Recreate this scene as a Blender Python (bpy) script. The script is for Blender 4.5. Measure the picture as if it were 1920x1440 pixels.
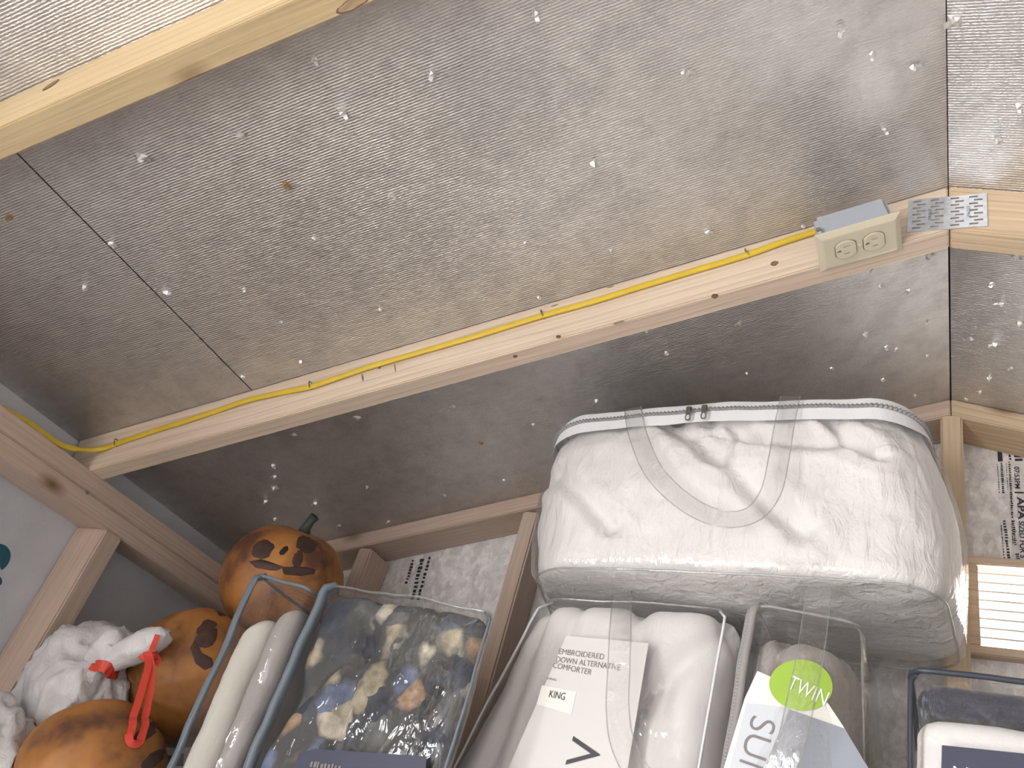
import bpy, bmesh, math, random
from mathutils import Vector, Matrix, noise
from mathutils.bvhtree import BVHTree
random.seed(7)
for o in list(bpy.data.objects): bpy.data.objects.remove(o)
S = bpy.context.scene
C = S.collection
PI = math.pi

# ------------------------------------------------------------------ camera
# world: ridge of the roof at x = 0, z = 0 (underside of the panels), +Y runs along the ridge to the gable wall
FPX = 1580.93
CAM = Vector((-0.0118, -0.9550, -1.0897))
ROT = Matrix(((0.89002105, 0.01854991, 0.4555419),
              (0.37370585, -0.6020364, -0.70561754),
              (0.26116366, 0.79825314, -0.54275728)))
cd = bpy.data.cameras.new('camera'); cam = bpy.data.objects.new('camera', cd); C.objects.link(cam)
cam.matrix_world = Matrix.Translation(CAM) @ ROT.to_4x4()
cd.sensor_width = 36.0; cd.lens = FPX / 1920 * 36.0; cd.clip_start = 0.02
S.camera = cam

# ------------------------------------------------------------------ world, lights, exposure
W = bpy.data.worlds.new('world'); S.world = W; W.use_nodes = True
bg = W.node_tree.nodes['Background']
bg.inputs[0].default_value = (0.86, 0.93, 1.0, 1); bg.inputs[1].default_value = 6.0

def area(name, loc, rot, sx, sy, power, col):
    l = bpy.data.lights.new(name, 'AREA'); l.shape = 'RECTANGLE'; l.size = sx; l.size_y = sy
    l.energy = power; l.color = col
    o = bpy.data.objects.new(name, l); C.objects.link(o); o.location = loc; o.rotation_euler = rot
    return o
DOOR_Y0, DOOR_Y1, DOOR_Z1 = -3.05, -1.75, -0.66   # open door in the side wall, behind the camera
FLOOR_Z = -2.50
Y_FRONT = -3.20
area('door_daylight_offscreen', (-1.62, (DOOR_Y0 + DOOR_Y1) / 2, (DOOR_Z1 + FLOOR_Z) / 2), Vector((1, 0, 0)).to_track_quat('-Z', 'Y').to_euler(),
     DOOR_Y1 - DOOR_Y0, DOOR_Z1 - FLOOR_Z, 158, (1.0, 0.98, 0.96))
area('vent_daylight', (0.176, 0.70, -0.389), Vector((0, -1, 0)).to_track_quat('-Z', 'Y').to_euler(), 0.31, 0.16, 2.8, (1.0, 0.98, 0.95))
sl = bpy.data.lights.new('sun_offscreen', 'SUN'); sl.energy = 3.6; sl.angle = math.radians(0.6); sl.color = (1.0, 0.95, 0.86)
sun = bpy.data.objects.new('sun_offscreen', sl); C.objects.link(sun)
sun.rotation_euler = Vector((0.72, 0.12, -0.68)).to_track_quat('-Z', 'Y').to_euler()
S.view_settings.view_transform = 'Standard'; S.view_settings.look = 'None'
S.view_settings.gamma = 1.0; S.view_settings.use_curve_mapping = False
S.view_settings.exposure = -0.18

# ------------------------------------------------------------------ pixels to points
TH = 0.29308
ST, CT, TT = math.sin(TH), math.cos(TH), math.tan(TH)
def ray(px, py): return ROT @ Vector(((px - 960) / FPX, -(py - 720) / FPX, -1.0))
def hit(px, py, n, d):
    v = ray(px, py); n = Vector(n); return CAM + v * ((d - n.dot(CAM)) / n.dot(v))
def hy(q, Y): return hit(q[0], q[1], (0, 1, 0), Y)
def hx(q, X): return hit(q[0], q[1], (1, 0, 0), X)
def hz(q, Z): return hit(q[0], q[1], (0, 0, 1), Z)
def roof_l(q, d=0): return hit(q[0], q[1], (ST, 0, -CT), d)
def roof_r(q, d=0): return hit(q[0], q[1], (-ST, 0, -CT), d)
def hit_sphere(q, c, r):
    v = ray(*q).normalized(); m = CAM - c; b = m.dot(v); k = m.dot(m) - r * r
    h = b * b - k
    t = -b - math.sqrt(h) if h > 0 else -b
    return CAM + v * t

# ------------------------------------------------------------------ object helpers
def tag(o, label=None, cat=None, group=None, kind=None):
    if label: o['label'] = label
    if cat: o['category'] = cat
    if group: o['group'] = group
    if kind: o['kind'] = kind
    return o
def empty(name, loc=(0, 0, 0)):
    o = bpy.data.objects.new(name, None); C.objects.link(o); o.location = loc; o.empty_display_size = 0.05
    return o
def put(name, me, parent=None):
    o = bpy.data.objects.new(name, me); C.objects.link(o)
    if parent is not None:
        o.parent = parent
        o.matrix_parent_inverse = parent_matrix(parent).inverted()
    return o
def parent_matrix(p):
    m = p.matrix_basis.copy()
    q = p
    while q.parent is not None:
        m = q.parent.matrix_basis @ q.matrix_parent_inverse @ m if False else (parent_matrix(q.parent) @ q.matrix_parent_inverse @ q.matrix_basis)
        break
    return m
def mesh(name, vs, fs, mat, parent=None, smooth=False):
    me = bpy.data.meshes.new(name); me.from_pydata([tuple(v) for v in vs], [], fs); me.update()
    if smooth:
        for p in me.polygons: p.use_smooth = True
    if mat: me.materials.append(mat)
    return put(name, me, parent)
def from_bm(name, bm, mat, parent=None, smooth=False):
    me = bpy.data.meshes.new(name); bmesh.ops.recalc_face_normals(bm, faces=bm.faces); bm.to_mesh(me); bm.free()
    if smooth:
        for p in me.polygons: p.use_smooth = True
    if mat: me.materials.append(mat)
    return put(name, me, parent)
def bm_box(bm, p0, p1):
    x0, y0, z0 = p0; x1, y1, z1 = p1
    v = [bm.verts.new(p) for p in ((x0,y0,z0),(x1,y0,z0),(x1,y1,z0),(x0,y1,z0),(x0,y0,z1),(x1,y0,z1),(x1,y1,z1),(x0,y1,z1))]
    for f in ((3,2,1,0),(4,5,6,7),(0,1,5,4),(1,2,6,5),(2,3,7,6),(3,0,4,7)): bm.faces.new([v[i] for i in f])
def box(name, p0, p1, mat, parent=None, bevel=0.0):
    bm = bmesh.new(); bm_box(bm, p0, p1)
    if bevel: bmesh.ops.bevel(bm, geom=bm.edges[:], offset=bevel, segments=2, affect='EDGES')
    return from_bm(name, bm, mat, parent)
def basis(ex, ey, ez, o):
    m = Matrix.Identity(4)
    for i, e in enumerate((ex, ey, ez)):
        for k in range(3): m[k][i] = e[k]
    for k in range(3): m[k][3] = o[k]
    return m
def beam(name, start, end, up, w, h, mat, bevel=0.0025, parent=None):
    """a board; local X runs along the grain. w across, h along 'up'; start/end are centres of its ends"""
    a, b = Vector(start), Vector(end); ex = (b - a).normalized(); L = (b - a).length
    ez = Vector(up); ez = (ez - ex * ez.dot(ex)).normalized(); ey = ez.cross(ex)
    bm = bmesh.new(); bm_box(bm, (-L / 2, -w / 2, -h / 2), (L / 2, w / 2, h / 2))
    if bevel: bmesh.ops.bevel(bm, geom=bm.edges[:], offset=bevel, segments=2, affect='EDGES')
    o = from_bm(name, bm, mat)
    o.matrix_world = basis(ex, ey, ez, (a + b) / 2)
    return o
def tube(pts, r, seg=8, closed=False):
    bm = bmesh.new(); rings = []; n = len(pts); pts = [Vector(p) for p in pts]
    prev = None
    for i, p in enumerate(pts):
        if closed: t = (pts[(i + 1) % n] - pts[i - 1]).normalized()
        else: t = (pts[min(i + 1, n - 1)] - pts[max(i - 1, 0)]).normalized()
        ref = prev if prev is not None else (Vector((0, 0, 1)) if abs(t.z) < 0.9 else Vector((1, 0, 0)))
        u = (ref - t * ref.dot(t)).normalized(); v = t.cross(u); prev = u
        rr = r[i] if isinstance(r, (list, tuple)) else r
        rings.append([bm.verts.new(p + u * math.cos(a) * rr + v * math.sin(a) * rr) for a in [k * 2 * PI / seg for k in range(seg)]])
    for i in range(n if closed else n - 1):
        A, B = rings[i], rings[(i + 1) % n]
        for k in range(seg): bm.faces.new((A[k], A[(k + 1) % seg], B[(k + 1) % seg], B[k]))
    if not closed:
        bm.faces.new(rings[0][::-1]); bm.faces.new(rings[-1])
    return bm
def ribbon(pts, wdirs, w, thick=0.0012):
    """flat strap swept along pts, wdirs = width direction at each point"""
    bm = bmesh.new(); n = len(pts); rows = []
    for i, p in enumerate(pts):
        t = (pts[min(i + 1, n - 1)] - pts[max(i - 1, 0)]).normalized()
        d = wdirs[i]; d = (d - t * d.dot(t)).normalized(); nn = t.cross(d)
        rows.append([bm.verts.new(p + d * (w / 2) * s + nn * thick / 2 * k) for s, k in ((-1, -1), (1, -1), (1, 1), (-1, 1))])
    for i in range(n - 1):
        for k in range(4): bm.faces.new((rows[i][k], rows[i][(k + 1) % 4], rows[i + 1][(k + 1) % 4], rows[i + 1][k]))
    bm.faces.new(rows[0][::-1]); bm.faces.new(rows[-1])
    return bm
def smooth_path(pts, n):
    pts = [Vector(p) for p in pts]; out = []
    m = len(pts)
    for i in range(m - 1):
        p0, p1, p2, p3 = pts[max(i - 1, 0)], pts[i], pts[i + 1], pts[min(i + 2, m - 1)]
        for k in range(n):
            t = k / n
            out.append(0.5 * ((2 * p1) + (p2 - p0) * t + (2 * p0 - 5 * p1 + 4 * p2 - p3) * t * t + (3 * p1 - p0 - 3 * p2 + p3) * t ** 3))
    out.append(pts[-1]); return out
def holed_face(bm, outer, holes):
    """fill between an outer ring of verts and rings of verts round holes"""
    ed = []
    for ring in [outer] + holes:
        for k in range(len(ring)):
            a, b_ = ring[k], ring[(k + 1) % len(ring)]
            ed.append(bm.edges.get((a, b_)) or bm.edges.new((a, b_)))
    bmesh.ops.triangle_fill(bm, use_beauty=True, use_dissolve=False, edges=ed)
def ring_walls(bm, A, B):
    for k in range(len(A)): bm.faces.new((A[k], A[(k + 1) % len(A)], B[(k + 1) % len(A)], B[k]))
def tree_of(o):
    return BVHTree.FromPolygons([v.co.copy() for v in o.data.vertices], [tuple(p.vertices) for p in o.data.polygons])
def world_tree(o):
    m = parent_matrix(o.parent) @ o.matrix_parent_inverse @ o.matrix_basis if o.parent else o.matrix_basis
    return BVHTree.FromPolygons([m @ v.co for v in o.data.vertices], [tuple(p.vertices) for p in o.data.polygons])
def push_out(co, tree, d=0.002, reach=0.12):
    """a point that lies inside a closed body is moved to just outside it"""
    loc, nor, i, dist = tree.find_nearest(co, reach)
    if loc is not None and (co - loc).dot(nor) < d: return loc + nor * d
    return co
def keep_inside(o, cover, d=0.002):
    """the filling of a bag never pokes through its cover"""
    t = world_tree(cover)
    for v in o.data.vertices:
        loc, nor, i, dist = t.find_nearest(v.co, 0.05)
        if loc is not None and (v.co - loc).dot(nor) > -d: v.co = loc - nor * d
    o.data.update()
def fbm(p, oct=3):
    s = 0; a = 1
    for _ in range(oct):
        s += a * noise.noise(p); p = p * 2.03; a *= 0.5
    return s

# ------------------------------------------------------------------ materials
def new_mat(name):
    m = bpy.data.materials.new(name); m.use_nodes = True; nt = m.node_tree
    b = nt.nodes['Principled BSDF']; return m, nt, b
def nd(nt, t, **kw):
    n = nt.nodes.new(t)
    for k, v in kw.items(): setattr(n, k, v)
    return n
def ramp(nt, stops, interp='LINEAR'):
    r = nd(nt, 'ShaderNodeValToRGB'); e = r.color_ramp.elements; r.color_ramp.interpolation = interp
    while len(e) < len(stops): e.new(0.5)
    for i, (p, c) in enumerate(stops):
        e[i].position = p; e[i].color = (c if len(c) == 4 else (*c, 1)) if not isinstance(c, (int, float)) else (c, c, c, 1)
    return r
def mix(nt, fac, a, b, blend='MIX'):
    m = nd(nt, 'ShaderNodeMix', data_type='RGBA', blend_type=blend)
    for s, v in ((0, fac), (6, a), (7, b)):
        if hasattr(v, 'links') or isinstance(v, bpy.types.NodeSocket): nt.links.new(v, m.inputs[s])
        elif isinstance(v, (int, float)): m.inputs[s].default_value = v
        else: m.inputs[s].default_value = (*v, 1)
    return m.outputs[2]
def coords(nt, scale=(1, 1, 1), kind='Object', rnd=0.0):
    tc = nd(nt, 'ShaderNodeTexCoord'); mp = nd(nt, 'ShaderNodeMapping'); mp.inputs['Scale'].default_value = scale
    nt.links.new(tc.outputs[kind], mp.inputs['Vector'])
    if rnd:
        oi = nd(nt, 'ShaderNodeObjectInfo'); ml = nd(nt, 'ShaderNodeMath', operation='MULTIPLY'); ml.inputs[1].default_value = rnd
        cb = nd(nt, 'ShaderNodeCombineXYZ'); nt.links.new(oi.outputs['Random'], ml.inputs[0])
        for i in range(3): nt.links.new(ml.outputs[0], cb.inputs[i])
        nt.links.new(cb.outputs[0], mp.inputs['Location'])
    return mp.outputs[0]
def noise_tex(nt, vec, scale, detail=4, rough=0.55, dist=0.0):
    n = nd(nt, 'ShaderNodeTexNoise'); n.inputs['Scale'].default_value = scale; n.inputs['Detail'].default_value = detail
    n.inputs['Roughness'].default_value = rough; n.inputs['Distortion'].default_value = dist
    nt.links.new(vec, n.inputs['Vector']); return n.outputs['Fac']
def bump(nt, height, dist, strength=1.0, prev=None):
    b = nd(nt, 'ShaderNodeBump'); b.inputs['Distance'].default_value = dist; b.inputs['Strength'].default_value = strength
    nt.links.new(height, b.inputs['Height'])
    if prev is not None: nt.links.new(prev, b.inputs['Normal'])
    return b.outputs[0]
def simple(name, col, rough=0.5, metal=0.0, spec=0.5, var=0.0, vscale=30, bumpd=0.0, bscale=200):
    m, nt, b = new_mat(name)
    b.inputs['Base Color'].default_value = (*col, 1); b.inputs['Roughness'].default_value = rough
    b.inputs['Metallic'].default_value = metal; b.inputs['Specular IOR Level'].default_value = spec
    v = coords(nt)
    if var:
        f = noise_tex(nt, v, vscale); r = ramp(nt, [(0.3, tuple(c * (1 - var) for c in col)), (0.7, tuple(min(1, c * (1 + var)) for c in col))])
        nt.links.new(f, r.inputs[0]); nt.links.new(r.outputs[0], b.inputs['Base Color'])
    if bumpd:
        nt.links.new(bump(nt, noise_tex(nt, v, bscale), bumpd), b.inputs['Normal'])
    return m

def wood_mat(name, light, mid, dark, knot=(0.16, 0.075, 0.03), ring=1.0):
    m, nt, b = new_mat(name); b.inputs['Roughness'].default_value = 0.62; b.inputs['Specular IOR Level'].default_value = 0.3
    v = coords(nt, (0.10, 1, 1), rnd=0.35)
    warp = noise_tex(nt, v, 9, 2)
    w = nd(nt, 'ShaderNodeTexWave', wave_type='RINGS', rings_direction='X', wave_profile='SAW')
    w.inputs['Scale'].default_value = 26; w.inputs['Distortion'].default_value = 5.0; w.inputs['Detail'].default_value = 2
    w.inputs['Detail Scale'].default_value = 0.9
    nt.links.new(v, w.inputs['Vector'])
    fib = noise_tex(nt, coords(nt, (6, 260, 260)), 1.0, 3)
    blot = noise_tex(nt, coords(nt, (1.6, 6, 6), rnd=3.0), 2.0, 3)
    rc = ramp(nt, [(0.0, light), (0.7, mid), (0.96, dark), (1.0, light)]); nt.links.new(w.outputs['Fac'], rc.inputs[0])
    br = ramp(nt, [(0.3, light), (0.7, mid)]); nt.links.new(blot, br.inputs[0])
    c = mix(nt, 0.5 * ring, br.outputs[0], rc.outputs[0])
    fr = ramp(nt, [(0.3, (0.8, 0.8, 0.8)), (0.7, (1.08, 1.08, 1.08))]); nt.links.new(fib, fr.inputs[0])
    c = mix(nt, 0.8, c, fr.outputs[0], 'MULTIPLY')
    vo = nd(nt, 'ShaderNodeTexVoronoi'); vo.inputs['Scale'].default_value = 1.0
    nt.links.new(coords(nt, (4.2, 9, 9), rnd=5.0), vo.inputs['Vector'])
    sp = nd(nt, 'ShaderNodeSeparateColor'); nt.links.new(vo.outputs['Color'], sp.inputs[0])
    rare = nd(nt, 'ShaderNodeMath', operation='LESS_THAN'); rare.inputs[1].default_value = 0.30; nt.links.new(sp.outputs[0], rare.inputs[0])
    kr = ramp(nt, [(0.0, 1.0), (0.05, 0.75), (0.10, 0.35), (0.17, 0.0)]); nt.links.new(vo.outputs['Distance'], kr.inputs[0])
    km = nd(nt, 'ShaderNodeMath', operation='MULTIPLY'); nt.links.new(kr.outputs[0], km.inputs[0]); nt.links.new(rare.outputs[0], km.inputs[1])
    c = mix(nt, km.outputs[0], c, knot)
    # small mill marks and smudges
    sm = noise_tex(nt, coords(nt, (14, 60, 60), rnd=9.0), 1.0, 5, 0.7)
    sr = ramp(nt, [(0.70, 0.0), (0.78, 0.55)]); nt.links.new(sm, sr.inputs[0])
    c = mix(nt, sr.outputs[0], c, tuple(k * 0.35 for k in mid))
    nt.links.new(c, b.inputs['Base Color'])
    n = bump(nt, w.outputs['Fac'], 0.0004, 0.5); n = bump(nt, fib, 0.0005, 0.6, n)
    nt.links.new(n, b.inputs['Normal'])
    return m
M = {}
M['pine'] = wood_mat('pine_lumber', (0.62, 0.49, 0.345), (0.54, 0.405, 0.265), (0.39, 0.265, 0.155))
M['pine_warm'] = wood_mat('pine_lumber_yellow', (0.60, 0.47, 0.285), (0.53, 0.40, 0.225), (0.40, 0.28, 0.14), ring=0.8)
M['pine_pale'] = wood_mat('pine_lumber_pale', (0.68, 0.565, 0.45), (0.61, 0.49, 0.375), (0.47, 0.335, 0.24))
M['pine_pink'] = wood_mat('pine_lumber_pink', (0.60, 0.475, 0.39), (0.53, 0.41, 0.33), (0.42, 0.30, 0.225), ring=0.4)

def foil_mat():
    m, nt, b = new_mat('radiant_foil'); b.inputs['Metallic'].default_value = 1.0
    v = coords(nt)
    big = noise_tex(nt, v, 3.2, 6, 0.62); mid = noise_tex(nt, v, 22, 5, 0.7); fine = noise_tex(nt, coords(nt, (0.6, 1.3, 1)), 480, 3)
    st = nd(nt, 'ShaderNodeMath', operation='MULTIPLY'); nt.links.new(big, st.inputs[0]); nt.links.new(mid, st.inputs[1])
    r = ramp(nt, [(0.15, (0.56, 0.55, 0.553)), (0.25, (0.67, 0.66, 0.66)), (0.40, (0.76, 0.75, 0.75))]); nt.links.new(st.outputs[0], r.inputs[0])
    nt.links.new(r.outputs[0], b.inputs['Base Color'])
    rr = ramp(nt, [(0.15, 0.40), (0.42, 0.31)]); nt.links.new(st.outputs[0], rr.inputs[0]); nt.links.new(rr.outputs[0], b.inputs['Roughness'])
    w = nd(nt, 'ShaderNodeTexWave', wave_type='BANDS', bands_direction='Y'); w.inputs['Scale'].default_value = 2 * PI / (20 * 0.0042)
    w.inputs['Distortion'].default_value = 1.2; w.inputs['Detail'].default_value = 1; w.inputs['Detail Scale'].default_value = 0.4
    nt.links.new(v, w.inputs['Vector'])
    # the embossed ribs show stronger in some places than others
    n = bump(nt, w.outputs['Fac'], 0.0006, 0.85)
    n = bump(nt, fine, 0.0015, 0.8, n)
    n = bump(nt, noise_tex(nt, v, 14, 4), 0.002, 0.2, n)
    nt.links.new(n, b.inputs['Normal'])
    return m
M['foil'] = foil_mat()
M['foil_tip'] = simple('torn_foil', (0.86, 0.85, 0.84), 0.3, 0.75, var=0.1, vscale=300, bumpd=0.001, bscale=300)
M['splinter'] = simple('wood_splinter', (0.36, 0.22, 0.10), 0.7, var=0.3, vscale=200)
M['nail'] = simple('nail_steel', (0.35, 0.33, 0.31), 0.4, 0.9)

def osb_mat():
    m, nt, b = new_mat('silver_faced_osb'); v = coords(nt)
    vo = nd(nt, 'ShaderNodeTexVoronoi'); vo.inputs['Scale'].default_value = 95; nt.links.new(coords(nt, (1, 1, 0.45)), vo.inputs['Vector'])
    n1 = noise_tex(nt, v, 60, 5, 0.7)
    c = ramp(nt, [(0.0, (0.72, 0.71, 0.71)), (1.0, (0.93, 0.92, 0.92))]); s = nd(nt, 'ShaderNodeSeparateColor')
    nt.links.new(vo.outputs['Color'], s.inputs[0]); nt.links.new(s.outputs[0], c.inputs[0])
    c2 = ramp(nt, [(0.35, (0.74, 0.74, 0.74)), (0.65, (1.05, 1.05, 1.05))]); nt.links.new(n1, c2.inputs[0])
    nt.links.new(mix(nt, 0.8, c.outputs[0], c2.outputs[0], 'MULTIPLY'), b.inputs['Base Color'])
    b.inputs['Metallic'].default_value = 0.12; b.inputs['Roughness'].default_value = 0.5
    nt.links.new(bump(nt, n1, 0.0015, 0.7), b.inputs['Normal'])
    return m
M['osb'] = osb_mat()
M['ink'] = simple('printing_ink', (0.035, 0.035, 0.045), 0.7)
M['teal_ink'] = simple('teal_printing_ink', (0.02, 0.10, 0.15), 0.7)
M['white_panel'] = simple('pale_wall_sheathing', (0.54, 0.56, 0.60), 0.55, var=0.08, vscale=6, bumpd=0.0006, bscale=160)
M['floor'] = simple('plywood_floor', (0.46, 0.43, 0.41), 0.7, var=0.2, vscale=8)
M['grass'] = simple('ground_outside', (0.30, 0.29, 0.24), 0.9, var=0.2, vscale=3)
M['yellow'] = simple('yellow_cable_jacket', (0.62, 0.44, 0.035), 0.38, var=0.06)
M['staple'] = simple('staple_steel', (0.22, 0.22, 0.20), 0.4, 0.8)
M['grey_box'] = simple('grey_pvc', (0.33, 0.36, 0.40), 0.45, bumpd=0.0002, bscale=500)
M['ivory'] = simple('ivory_plastic', (0.56, 0.51, 0.385), 0.32)
M['felt'] = simple('black_roofing_felt', (0.03, 0.03, 0.03), 0.9)
M['galv'] = simple('galvanised_steel', (0.62, 0.65, 0.69), 0.38, 0.85, var=0.12, vscale=120)
M['plate_letters'] = simple('plate_lettering_dark', (0.10, 0.09, 0.09), 0.7)  # darker tone on flat letters that stand for the plate's embossed text
M['white_metal'] = simple('white_louvre', (0.74, 0.72, 0.68), 0.5)
def vinyl_mat(name, tint=(0.96, 0.96, 0.96), ior=1.42, rough=0.06, bs=8.0, bd=0.022, haze=0.02):
    m = bpy.data.materials.new(name); m.use_nodes = True; nt = m.node_tree; nt.nodes.clear()
    out = nd(nt, 'ShaderNodeOutputMaterial'); tr = nd(nt, 'ShaderNodeBsdfTransparent'); gl = nd(nt, 'ShaderNodeBsdfGlossy')
    tr.inputs[0].default_value = (*tint, 1); gl.inputs['Roughness'].default_value = rough; gl.inputs['Color'].default_value = (1, 1, 1, 1)
    df = nd(nt, 'ShaderNodeBsdfDiffuse'); df.inputs[0].default_value = (0.8, 0.8, 0.8, 1)
    v = coords(nt); n = bump(nt, noise_tex(nt, v, bs, 3, 0.5, 0.6), bd, 0.5); n = bump(nt, noise_tex(nt, coords(nt, (1, 1, 0.5)), bs * 4, 3, 0.6, 0.5), bd * 0.42, 0.6, n)
    lw = nd(nt, 'ShaderNodeLayerWeight'); lw.inputs['Blend'].default_value = 0.5
    pw = nd(nt, 'ShaderNodeMath', operation='POWER'); pw.inputs[1].default_value = 4.0; nt.links.new(lw.outputs['Facing'], pw.inputs[0])
    f0 = ((ior - 1) / (ior + 1)) ** 2 * 2.0
    fr = nd(nt, 'ShaderNodeMath', operation='MULTIPLY_ADD'); fr.inputs[1].default_value = 0.6; fr.inputs[2].default_value = f0; nt.links.new(pw.outputs[0], fr.inputs[0])
    nt.links.new(n, lw.inputs['Normal']); nt.links.new(n, gl.inputs['Normal'])
    m0 = nd(nt, 'ShaderNodeMixShader'); m0.inputs[0].default_value = haze
    nt.links.new(tr.outputs[0], m0.inputs[1]); nt.links.new(df.outputs[0], m0.inputs[2])
    m1 = nd(nt, 'ShaderNodeMixShader'); nt.links.new(fr.outputs[0], m1.inputs[0]); nt.links.new(m0.outputs[0], m1.inputs[1]); nt.links.new(gl.outputs[0], m1.inputs[2])
    nt.links.new(m1.outputs[0], out.inputs[0])
    return m
M['vinyl'] = vinyl_mat('clear_vinyl')
M['vinyl_edge'] = vinyl_mat('vinyl_welt', (0.80, 0.81, 0.81), 1.5, 0.15, 20, 0.002, 0.12)
M['strap'] = vinyl_mat('vinyl_strap', (0.975, 0.975, 0.975), 1.45, 0.06, 14, 0.012, 0.01)
def cloth_mat(name, col, fine=0.0018, fs=48, rough=0.85, sheen=0.2, crinkle=0.0):
    m, nt, b = new_mat(name); b.inputs['Base Color'].default_value = (*col, 1); b.inputs['Roughness'].default_value = rough
    b.inputs['Sheen Weight'].default_value = sheen; b.inputs['Specular IOR Level'].default_value = 0.2
    n = bump(nt, noise_tex(nt, coords(nt, (1, 1, 0.35)), fs, 4, 0.6, 0.8), fine, 0.8)
    n = bump(nt, noise_tex(nt, coords(nt), fs * 6, 2), fine * 0.12, 0.5, n)
    if crinkle:
        rd = nd(nt, 'ShaderNodeTexNoise'); rd.noise_type = 'RIDGED_MULTIFRACTAL'; rd.inputs['Scale'].default_value = 26; rd.inputs['Detail'].default_value = 3; rd.inputs['Distortion'].default_value = 0.6
        nt.links.new(coords(nt, (1.25, 1.25, 0.42)), rd.inputs['Vector']); n = bump(nt, rd.outputs['Fac'], crinkle, 0.6, n)
    nt.links.new(n, b.inputs['Normal']); return m
M['white_cloth'] = cloth_mat('white_crinkled_cotton', (0.83, 0.81, 0.805), 0.008, 42, crinkle=0.0075)
M['satin'] = cloth_mat('white_satin', (0.80, 0.78, 0.78), 0.0012, 14, 0.5, 0.4)
M['taupe'] = cloth_mat('taupe_grey_cloth', (0.36, 0.33, 0.31), 0.002, 20)
M['grey_cloth'] = cloth_mat('grey_blanket', (0.40, 0.375, 0.365), 0.002, 25)
M['cream_cloth'] = cloth_mat('cream_blanket', (0.70, 0.68, 0.62), 0.003, 30)
M['navy'] = cloth_mat('navy_cloth', (0.030, 0.035, 0.060), 0.002, 22, 0.6)
M['navy_trim'] = simple('navy_welt', (0.035, 0.042, 0.06), 0.4)
M['white_tape'] = cloth_mat('white_zipper_tape', (0.78, 0.79, 0.82), 0.0008, 220)
M['grey_tape'] = cloth_mat('grey_zipper_tape', (0.33, 0.31, 0.31), 0.0008, 220)
M['blue_tape'] = cloth_mat('slate_blue_tape', (0.115, 0.15, 0.19), 0.0008, 220)
M['slate_welt'] = simple('slate_welt', (0.16, 0.20, 0.24), 0.4)
M['teeth'] = simple('grey_zipper_coil', (0.30, 0.30, 0.31), 0.35, 0.3)
M['pull'] = simple('nickel_zipper_pull', (0.42, 0.40, 0.38), 0.3, 0.9)
M['card'] = simple('pale_card', (0.70, 0.685, 0.68), 0.45)
M['card_white'] = simple('white_sticker_paper', (0.83, 0.82, 0.78), 0.5)
M['card_blue'] = simple('blue_grey_print', (0.30, 0.33, 0.38), 0.45)
M['card_pale_blue'] = simple('pale_blue_print', (0.62, 0.66, 0.71), 0.45)
M['navy_card'] = simple('navy_label_card', (0.05, 0.055, 0.095), 0.5)
M['print_grey'] = simple('grey_lettering', (0.22, 0.21, 0.21), 0.6)
M['print_dark'] = simple('charcoal_lettering', (0.05, 0.05, 0.055), 0.5)
M['print_white'] = simple('white_lettering', (0.85, 0.86, 0.82), 0.6)
M['green'] = simple('lime_sticker', (0.33, 0.52, 0.06), 0.45)
M['red'] = simple('red_plastic_tie', (0.62, 0.055, 0.03), 0.45)
def poly_mat():
    m, nt, b = new_mat('white_poly_film'); b.inputs['Base Color'].default_value = (0.62, 0.62, 0.63, 1); b.inputs['Roughness'].default_value = 0.42
    nt.links.new(bump(nt, noise_tex(nt, coords(nt), 26, 4, 0.6, 1.0), 0.006, 0.8), b.inputs['Normal'])
    return m
M['poly'] = poly_mat()
def floral_mat():
    m, nt, b = new_mat('navy_floral_cotton'); b.inputs['Roughness'].default_value = 0.75
    v = coords(nt)
    ds = nd(nt, 'ShaderNodeTexNoise'); ds.inputs['Scale'].default_value = 22; nt.links.new(v, ds.inputs['Vector'])
    vm = nd(nt, 'ShaderNodeVectorMath', operation='MULTIPLY_ADD'); vm.inputs[1].default_value = (0.05, 0.05, 0.05)
    nt.links.new(ds.outputs['Color'], vm.inputs[0]); nt.links.new(v, vm.inputs[2])
    vo = nd(nt, 'ShaderNodeTexVoronoi'); vo.inputs['Scale'].default_value = 21; nt.links.new(vm.outputs[0], vo.inputs['Vector'])
    s = nd(nt, 'ShaderNodeSeparateColor'); nt.links.new(vo.outputs['Color'], s.inputs[0])
    pal = ramp(nt, [(0.0, (0.035, 0.045, 0.07)), (0.18, (0.13, 0.135, 0.135)), (0.40, (0.15, 0.19, 0.30)), (0.48, (0.40, 0.35, 0.25)), (0.60, (0.07, 0.08, 0.10)), (0.74, (0.55, 0.50, 0.41)), (0.86, (0.42, 0.27, 0.16)), (0.94, (0.60, 0.38, 0.37))], 'CONSTANT')
    nt.links.new(s.outputs[0], pal.inputs[0])
    n2 = noise_tex(nt, v, 30, 4, 0.65); r2 = ramp(nt, [(0.35, (0.45, 0.45, 0.45)), (0.62, (1.25, 1.25, 1.25))]); nt.links.new(n2, r2.inputs[0])
    c = mix(nt, 0.8, pal.outputs[0], r2.outputs[0], 'MULTIPLY')
    # leafy ground between the blossoms
    er = ramp(nt, [(0.50, 0.0), (0.70, 1.0)]); nt.links.new(vo.outputs['Distance'], er.inputs[0])
    c = mix(nt, er.outputs[0], c, (0.065, 0.068, 0.07))
    nt.links.new(c, b.inputs['Base Color'])
    nt.links.new(bump(nt, noise_tex(nt, coords(nt), 30, 3), 0.003, 0.7), b.inputs['Normal'])
    return m
M['floral'] = floral_mat()
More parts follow.
